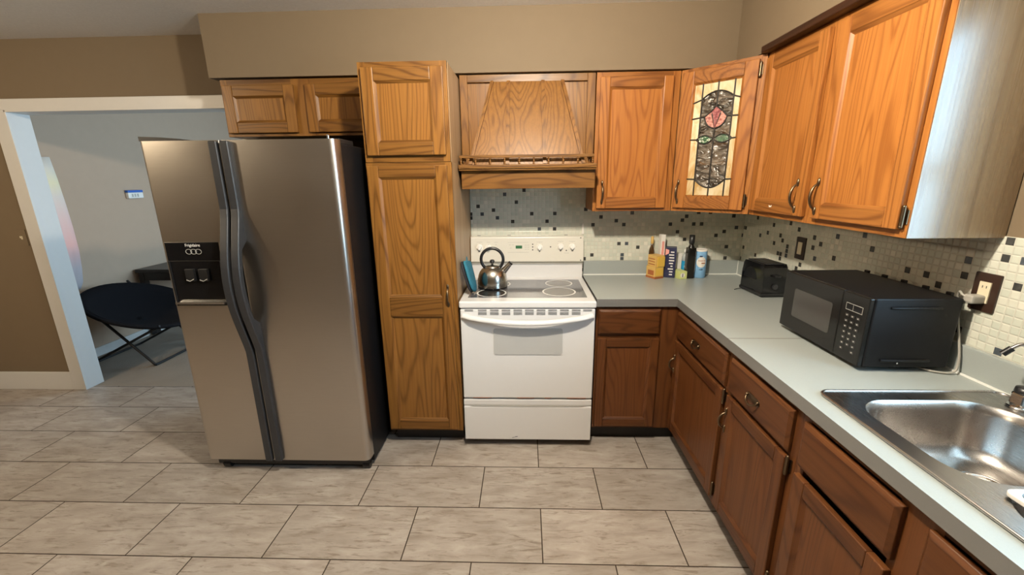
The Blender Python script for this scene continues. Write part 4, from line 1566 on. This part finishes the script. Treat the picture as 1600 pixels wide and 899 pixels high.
for k in range(5):
    a = -.42 + .08 * k
    mb.add([on_can(a, .142, .0445), on_can(a + .07, .142, .0445), on_can(a + .07, .152, .0445), on_can(a, .152, .0445)], [(0, 1, 2, 3)], M['navy'])
mb.build('label_patch', t)

# ------------------------------------------------------------------ toaster
t = thing('toaster', 'black two-slot toaster in the counter corner behind the microwave', 'toaster', (1.744, -0.505, Z0), rotz=0.05)
mb = MB()
q = rrect(-.110, .110, .012, .185, .020, 5)
# slightly tapering profile along y, extruded across x
pf = [(-.108, .012), (.108, .012), (.106, .12), (.098, .165), (.085, .182), (-.085, .182), (-.098, .165), (-.106, .12)]
mb.prism([(-.066, a, b) for a, b in pf], (.132, 0, 0), M['black_gloss'])
body = mb.build('body', t, bevel=.012, seg=3)
MB().box(-.072, .072, -.112, .112, .004, .022, M['black']).build('base', t, bevel=.004)
mb = MB().box(-.050, .050, -.088, .088, .181, .186, M['charcoal'])
mb.build('top_plate', t, bevel=.002)
for x in (-.024, .024):
    MB().box(x - .011, x + .011, -.070, .070, .184, .1872, M['black']).build('slot', t)
mb = MB().box(-.018, .018, -.128, -.105, .115, .130, M['black'])
mb.build('lever', t, bevel=.003)
MB().cyl((0, -.106, .06), (0, -.118, .06), .014, mat=M['charcoal'], seg=20).build('browning_knob', t)
for sx in (-1, 1):
    for sy in (-1, 1):
        MB().cyl((sx * .055, sy * .09, 0), (sx * .055, sy * .09, .008), .009, mat=M['black'], seg=12).build('foot', t)
MB().tube([(-.070, .07, .010), (-.095, .075, .006), (-.125, .062, .003)], .0022, M['charcoal'], 6).build('wire', t)
mb = MB()
mb.prism([(-.0675, a, b) for a, b in [(.0 + .062 * cos(th) + .02, .085 + .065 * sin(th)) for th in [pi * i / 14 for i in range(15)]]], (.002, 0, 0), M['black_satin'])
mb.build('side_arch', t)

# ------------------------------------------------------------------ microwave
t = thing('microwave', 'black countertop microwave beside the sink below the right wall cabinet', 'microwave', (1.655, -1.318, Z0))
mx0, mx1, my0, my1, mz0, mz1 = 1.520, 1.800, -1.545, -1.090, 0.936, 1.180
mb = MB().box(mx0, mx1, my0, my1, mz0, mz1, M['black_satin'])
body = mb.build('body', t, t, bevel=.005)
for a in (mx0 + .04, mx1 - .04):
    for b in (my0 + .05, my1 - .05):
        MB().cyl((a, b, Z0), (a, b, mz0 + .002), .014, mat=M['black'], seg=14).build('foot', t, t)
pl = RT(mx0)
mb = MB()
bxp(mb, pl, 1.092, 1.424, mz0 + .002, mz1 - .002, 0.0, .016, M['mw_glass'])
dd = mb.build('door', t, t, bevel=.003)
mb = MB()
q = rrect(1.165, 1.385, mz0 + .062, mz1 - .062, .01)
mb.prism([pl.p(a, b, .016) for a, b in q], pl.nrm * .0008, M['mw_screen'])
mb.build('door_window', dd, t)
mb = MB()
bxp(mb, pl, 1.426, 1.543, mz0 + .002, mz1 - .002, 0.0, .016, M['mw_glass'])
cp_ = mb.build('control_panel', t, t, bevel=.003)
mb = MB()
bxp(mb, pl, 1.448, 1.522, 1.118, 1.140, .016, .0168, M['black_satin'])
for a, b, c, d_ in ((1.448, 1.522, 1.140, 1.1412), (1.448, 1.522, 1.1168, 1.118), (1.448, 1.4492, 1.118, 1.14), (1.5208, 1.522, 1.118, 1.14), (1.480, 1.4812, 1.118, 1.14)):
    bxp(mb, pl, a, b, c, d_, .016, .017, M['grey_mark'])
mb.build('display', cp_, t)
mb = MB()
for r in range(7):
    for c in range(3):
        w2, h2 = (.0075, .0045)
        u_, z_ = 1.460 + .025 * c, 1.098 - .0205 * r
        if r == 6 and c == 1:
            continue
        bxp(mb, pl, u_ - w2, u_ + w2, z_ - h2, z_ + h2, .016, .0172, M['mw_screen'])
        bxp(mb, pl, u_ - .002, u_ + .002, z_ - .0018, z_ + .0018, .0172, .0176, M['grey_mark'])
mb.build('keypad', cp_, t)
# pressed side panel
mb = MB()
for z, a, b in ((1.148, 1.575, 1.735), (0.962, 1.575, 1.735)):
    mb.tube([(a, my0 - .0, z), (a + .01, my0 - .003, z), (b - .01, my0 - .003, z), (b, my0 - .0, z)], .005, M['black_satin'], 8)
mb.build('side_ridge', t, t)
MB().cyl((1.633, my0 - .0012, 0.952), (1.633, my0 + .001, 0.952), .003, mat=M['chrome'], seg=10).build('screw', t, t)
for k in range(5):
    MB().box(mx1 + .0005, mx1 + .010, -1.50 + k * .088, -1.478 + k * .088, mz1 - .03, mz1 + .008, M['black']).build('rear_spacer', t, t, bevel=.002)
# plug and cord
mb = MB().box(1.805, 1.849, -1.562, -1.530, 1.166, 1.194, M['cordgrey'])
pg = mb.build('plug', t, t, bevel=.006)
cpts = [(1.812, -1.546, 1.180), (1.806, -1.528, 1.190), (1.812, -1.512, 1.196), (1.818, -1.503, 1.178), (1.822, -1.508, 1.140), (1.822, -1.524, 1.085), (1.822, -1.544, 1.020), (1.821, -1.556, 0.975), (1.814, -1.563, 0.938), (1.795, -1.564, 0.9255), (1.765, -1.556, 0.925), (1.742, -1.540, 0.9255), (1.725, -1.50, 0.926)]


def smooth_path(p, n=6):
    p = [Vector(q) for q in p]
    out = []
    for i in range(len(p) - 1):
        p0, p1, p2, p3 = p[max(i - 1, 0)], p[i], p[i + 1], p[min(i + 2, len(p) - 1)]
        for k in range(n):
            s = k / n
            out.append(0.5 * ((2 * p1) + (-p0 + p2) * s + (2 * p0 - 5 * p1 + 4 * p2 - p3) * s * s + (-p0 + 3 * p1 - 3 * p2 + p3) * s ** 3))
    out.append(p[-1])
    return out


MB().tube(smooth_path(cpts), .0036, M['cordgrey'], 8).build('power_cord', t, t)

# ------------------------------------------------------------------ wall plates
def plate(name, lab, cat, pl, u, z, w_, h_, mat, kind, group=None):
    t_ = thing(name, lab, cat, pl.p(u, z, 0), group)
    mb_ = MB()
    q_ = rrect(u - w_ / 2, u + w_ / 2, z - h_ / 2, z + h_ / 2, .004, 3)
    mb_.prism([pl.p(a, b, 0) for a, b in q_], pl.nrm * .006, mat)
    p_ = mb_.build('plate', t_, t_, bevel=.003)
    mb_ = MB()
    if kind == 'duplex':
        bxp(mb_, pl, u - .017, u + .017, z - .034, z + .034, .005, .0095, M['almond'])
        for s in (-.018, .018):
            for e in (-.006, .006):
                bxp(mb_, pl, u + e - .0012, u + e + .0012, z + s - .004, z + s + .004, .0095, .0098, M['dark_mark'])
        mb_.build('socket', t_, t_, bevel=.001)
    elif kind == 'rocker':
        bxp(mb_, pl, u - .017, u + .017, z - .033, z + .033, .005, .010, M['almond'])
        mb_.build('rocker', t_, t_, bevel=.002)
    else:
        bxp(mb_, pl, u - .006, u + .006, z - .012, z + .012, .005, .008, M['almond'])
        bxp(mb_, pl, u - .004, u + .004, z - .002, z + .012, .008, .016, M['almond'])
        mb_.build('toggle', t_, t_, bevel=.001)
    return t_


plate('wall_outlet', 'dark brown outlet plate with almond sockets right of the microwave', 'outlet', RT(XR - .006), 1.550, 1.203, 0.076, 0.124, M['brownplate'], 'duplex')
plate('light_switch', 'dark brown switch plate with almond rocker above the toaster', 'switch', RT(XR - .006), 0.622, 1.197, 0.074, 0.118, M['brownplate'], 'rocker')
plate('light_switch', 'tan toggle switch on the wall left of the doorway', 'switch', BK(0), -3.262, 1.205, 0.070, 0.115, M['paint'], 'toggle')

# loose white end strip of the tile edge beside the stove panel
o = MB().prism([(0.757, -0.0065, 1.205), (0.773, -0.0065, 1.205), (0.771, -0.0065, 1.262), (0.765, -0.0065, 1.28), (0.759, -0.0065, 1.262)], (0, -.006, 0), M['paper']).build('scraper_blade', loc=(0.765, -0.007, 1.205))
tag(o, 'narrow white strip standing behind the stove panel against the mosaic', 'strip')

# ------------------------------------------------------------------ sink
t = thing('sink', 'stainless steel double bowl drop-in sink in the counter by the right wall', 'sink', (1.55, -2.1, 0.92))
SX0, SX1, SY0, SY1 = 1.278, 1.820, -2.505, -1.690


def bowl(mb, u0, u1, v0, v1, r, depth, mat, ztop=0.9255):
    rings = []
    for ins, z in ((0.0, ztop), (0.006, ztop - .006), (0.010, ztop - .03), (0.018, ztop - depth * .75), (0.030, ztop - depth * .93), (0.055, ztop - depth)):
        rings.append([(x, y, z) for x, y in rrect(u0 + ins, u1 - ins, v0 + ins, v1 - ins, max(r - ins * .5, .02), 8)])
    n_ = len(rings[0])
    vs_ = [p for r_ in rings for p in r_]
    fs_ = []
    for k in range(len(rings) - 1):
        for i in range(n_):
            j = (i + 1) % n_
            fs_.append((k * n_ + i, k * n_ + j, (k + 1) * n_ + j, (k + 1) * n_ + i))
    fs_.append(tuple(range((len(rings) - 1) * n_, len(rings) * n_)))
    mb.add(vs_, fs_, mat, smooth=True)
    return rings[0]


def sink_deck():
    bm = bmesh.new()
    outer = [(x, y) for x, y in rrect(SX0, SX1, SY0, SY1, .03, 6)]
    loops = [outer, rrect(1.330, 1.735, -2.105, -1.745, .10, 8), rrect(1.330, 1.735, -2.468, -2.120, .10, 8)]
    eds = []
    for lp in loops:
        vv = [bm.verts.new((x, y, 0.9255)) for x, y in lp]
        eds += [bm.edges.new((vv[i], vv[(i + 1) % len(vv)])) for i in range(len(vv))]
    bmesh.ops.triangle_fill(bm, use_beauty=True, use_dissolve=False, edges=eds)
    bm.normal_update()
    vs_ = [v.co.copy() for v in bm.verts]
    bm.verts.index_update()
    fs_ = [tuple(v.index for v in f.verts) for f in bm.faces]
    bm.free()
    return vs_, fs_, outer


vs_, fs_, outer = sink_deck()
mb = MB()
mb.add(vs_, fs_, M['sink_steel'])
n_ = len(outer)
cx0, cy0 = (SX0 + SX1) / 2, (SY0 + SY1) / 2
mb.tube([(x, y, 0.9252) for x, y in outer], 0.0045, M['sink_steel'], 8, closed=True)
rim = mb.build('rim', t, t)
for v0, v1 in ((-2.105, -1.745), (-2.468, -2.120)):
    mb = MB()
    bowl(mb, 1.330, 1.735, v0, v1, .10, .165, M['sink_steel'])
    bw = mb.build('bowl', t, t)
    cxx, cyy = (1.600, -1.905) if v0 > -2.2 else (1.63, -2.33)
    zb = 0.9255 - .165
    mb = MB().lathe([(.056, .001), (.054, .004), (.046, .003), (.042, -.0005), (.036, .0006), (0, .0006)], M['chrome'], (cxx, cyy, zb), 32)
    mb.lathe([(.030, .0008), (.030, .0012), (.0, .0012)], M['dark_mark'], (cxx, cyy, zb), 24)
    mb.build('drain', bw, t)
# caddy in the second bowl
t = thing('sink_caddy', 'white rimmed basket standing in the near sink bowl', 'basket', (1.46, -2.225, 0.7615))


def loop_(u0, u1, v0, v1, r, z):
    return [(x, y, z) for x, y in rrect(u0, u1, v0, v1, r, 5)]


RG = [loop_(1.366, 1.548, -2.295, -2.140, .030, 0.934), loop_(1.432, 1.530, -2.275, -2.212, .025, 0.7615),
      loop_(1.436, 1.526, -2.271, -2.216, .022, 0.766), loop_(1.372, 1.542, -2.289, -2.146, .027, 0.934)]
nn_ = len(RG[0])
mb = MB()
vs_ = [p for r_ in RG for p in r_]
fs_ = [tuple(range(nn_, 2 * nn_))[::-1], tuple(range(2 * nn_, 3 * nn_))]
for a_, b_ in ((0, 1), (2, 3)):
    for i in range(nn_):
        j = (i + 1) % nn_
        fs_.append((a_ * nn_ + i, a_ * nn_ + j, b_ * nn_ + j, b_ * nn_ + i))
mb.add(vs_, fs_, M['cordgrey'])
mb.build('body', t, t)
mb = MB()
O_, I_ = loop_(1.358, 1.556, -2.303, -2.130, .016, 0.930), loop_(1.370, 1.544, -2.291, -2.142, .022, 0.930)
vs_ = O_ + I_ + [(x, y, .940) for x, y, z in O_] + [(x, y, .940) for x, y, z in I_]
fs_ = []
for i in range(nn_):
    j = (i + 1) % nn_
    fs_ += [(i, j, nn_ + j, nn_ + i), (2 * nn_ + j, 2 * nn_ + i, 3 * nn_ + i, 3 * nn_ + j), (j, i, 2 * nn_ + i, 2 * nn_ + j), (nn_ + i, nn_ + j, 3 * nn_ + j, 3 * nn_ + i)]
mb.add(vs_, fs_, M['white_plastic'])
mb.build('rim', t, t, bevel=.002)['label'] = 'white rim'

# faucet (small side tap)
t = thing('faucet', 'small chrome tap with black tipped spout on the sink rear deck', 'faucet', (1.780, -1.785, 0.9262))
mb = MB().lathe([(0, 0), (.030, 0), (.031, .003), (.026, .007), (0, .007)], M['chrome'], seg=32)
mb.build('base', t)
mb = MB().box(-.020, .020, -.020, .020, .006, .046, M['chrome'])
mb.build('valve_body', t, bevel=.007, seg=3)
MB().lathe([(.021, .044), (.023, .047), (.021, .060), (.008, .064), (0, .064)], M['black'], seg=28).build('collar', t)
sp = smooth_path([(0.004, 0, .06), (0.006, .004, .095), (0.004, .012, .14), (0, .016, .168), (-.006, .022, .181), (-.018, .030, .180), (-.032, .036, .166)], 5)
s_ = MB().tube(sp, .0052, M['chrome'], 12).build('spout', t)
MB().cyl((-.031, .0355, .167), (-.045, .043, .146), .0085, mat=M['black'], seg=14).build('spout_tip', s_)
MB().tube([(.012, -.01, .05), (.03, -.03, .060), (.045, -.05, .066)], .005, M['chrome'], 8).build('lever', t)

# ------------------------------------------------------------------ far room
# folding saucer chair
t = thing('saucer_chair', 'black folding saucer chair on the grey carpet behind the doorway', 'chair', (-3.13, 0.66, 0))
ctr = Vector((-3.13, 0.66, 0.50)) - t.location
tilt = Matrix.Rotation(radians(23), 3, 'Y')
R = 0.42
mb = MB()
vs_, fs_ = [], []
NR, NA = 8, 40
for k in range(NR + 1):
    q_ = k / NR
    for i in range(NA):
        a = 2 * pi * i / NA
        p = Vector((R * q_ * cos(a), R * q_ * sin(a), -0.17 * (1 - q_ ** 2.2)))
        vs_.append(ctr + tilt @ p)
for k in range(NR):
    for i in range(NA):
        j = (i + 1) % NA
        fs_.append((k * NA + i, k * NA + j, (k + 1) * NA + j, (k + 1) * NA + i))
mb.add(vs_, fs_, M['fabric'], smooth=True)
st_ = mb.build('seat', t)
sm = st_.modifiers.new('solid', 'SOLIDIFY')
sm.thickness = 0.022
rim_pts = [ctr + tilt @ Vector((R * cos(a), R * sin(a), 0.0)) for a in [2 * pi * i / 48 for i in range(48)]]
MB().tube(rim_pts, 0.015, M['fabric'], 8, closed=True).build('rim', t)
LX = lambda x, y, z: Vector((x, y, z)) - t.location
for y in (0.40, 0.92):
    MB().tube([LX(-3.52, y, .012), LX(-2.80, y + .02, .375)], .011, M['black'], 8).build('leg', t)
    MB().tube([LX(-2.92, y + .02, .012), LX(-3.50, y, .665)], .011, M['black'], 8).build('leg', t)
MB().tube([LX(-2.92, .42, .012), LX(-2.92, .94, .012)], .011, M['black'], 8).build('floor_bar', t)
MB().tube([LX(-3.52, .40, .012), LX(-3.52, .92, .012)], .011, M['black'], 8).build('floor_bar', t)

# dark side table
t = thing('side_table', 'black wooden side table against the grey wall behind the saucer chair', 'table', (-3.20, 1.55, 0))
M['tbl'] = plain('black_stained_wood', (0.020, 0.016, 0.015), 0.35, var=0.2)
tx0, tx1, ty0, ty1 = -3.650, -2.75, 1.17, 1.95
MB().box(tx0, tx1, ty0, ty1, 0.685, 0.720, M['tbl']).build('tabletop', t, t, bevel=.004)
mb = MB().grid([tx0 + .02, tx0 + .04, tx1 - .04, tx1 - .02], [ty0 + .02, ty0 + .04, ty1 - .04, ty1 - .02], lambda i, j: not (i == 1 and j == 1), lambda u, v: (u, v, .60), (0, 0, .085), M['tbl'])
mb.build('apron', t, t)
for x in (tx0 + .015, tx1 - .07):
    for y in (ty0 + .015, ty1 - .07):
        MB().box(x, x + .055, y, y + .055, 0, .685, M['tbl']).build('leg', t, t, bevel=.003)

# pale banded cloth on the far wall
mb = MB()
edge = [(0.655, 1.80), (0.672, 1.62), (0.684, 1.40), (0.690, 1.20), (0.688, 1.00), (0.672, 0.84), (0.650, 0.72), (0.615, 0.66)]
N_ = 14
vs_, fs_ = [], []
for e_, z in edge:
    for k in range(N_ + 1):
        y = 0.14 + (e_ - 0.14) * k / N_
        vs_.append((FX0 + .022 + .010 * sin(k * 1.9), y, z))
for r_ in range(len(edge) - 1):
    for k in range(N_):
        a = r_ * (N_ + 1) + k
        fs_.append((a, a + 1, a + N_ + 2, a + N_ + 1))
mb.add(vs_, fs_, M['curtain'], smooth=True)
o = mb.build('wall_hanging', loc=(FX0 + .02, 0.4, 0.66))
s_ = o.modifiers.new('solid', 'SOLIDIFY')
s_.thickness = .008
tag(o, 'pale pink and cream cloth hanging on the grey wall beside the door jamb', 'wall hanging')

# thermostat
t = thing('thermostat', 'small white thermostat with a blue top on the grey wall left of the refrigerator', 'thermostat', (FX0 + .001, 1.372, 1.472))
MB().box(0, .035, -.085, .085, -.042, .018, M['white_plastic']).build('case', t, bevel=.008)
MB().box(0.001, .037, -.086, .086, .016, .040, M['blue_plastic']).build('top_cover', t, bevel=.006)
mb = MB()
for k in range(3):
    mb.box(.0352, .0358, -.05 + .03 * k, -.032 + .03 * k, -.028, .004, M['grey_mark'])
mb.build('markings', t)

# lamp fixtures on the ceiling
for nm, loc, lab in (('ceiling_light', MAIN_LAMP, 'bare bulb ceiling light over the kitchen floor'), ('ceiling_light', DINING_LAMP, 'bare bulb ceiling light over the dining side')):
    t = thing(nm, lab, 'ceiling light', (loc[0], loc[1], ZC - .0005))
    MB().lathe([(0, 0), (.06, 0), (.06, -.008), (.035, -.016), (.022, -.022), (.022, -.03), (0, -.03)], M['white_plastic'], seg=32).build('canopy', t)
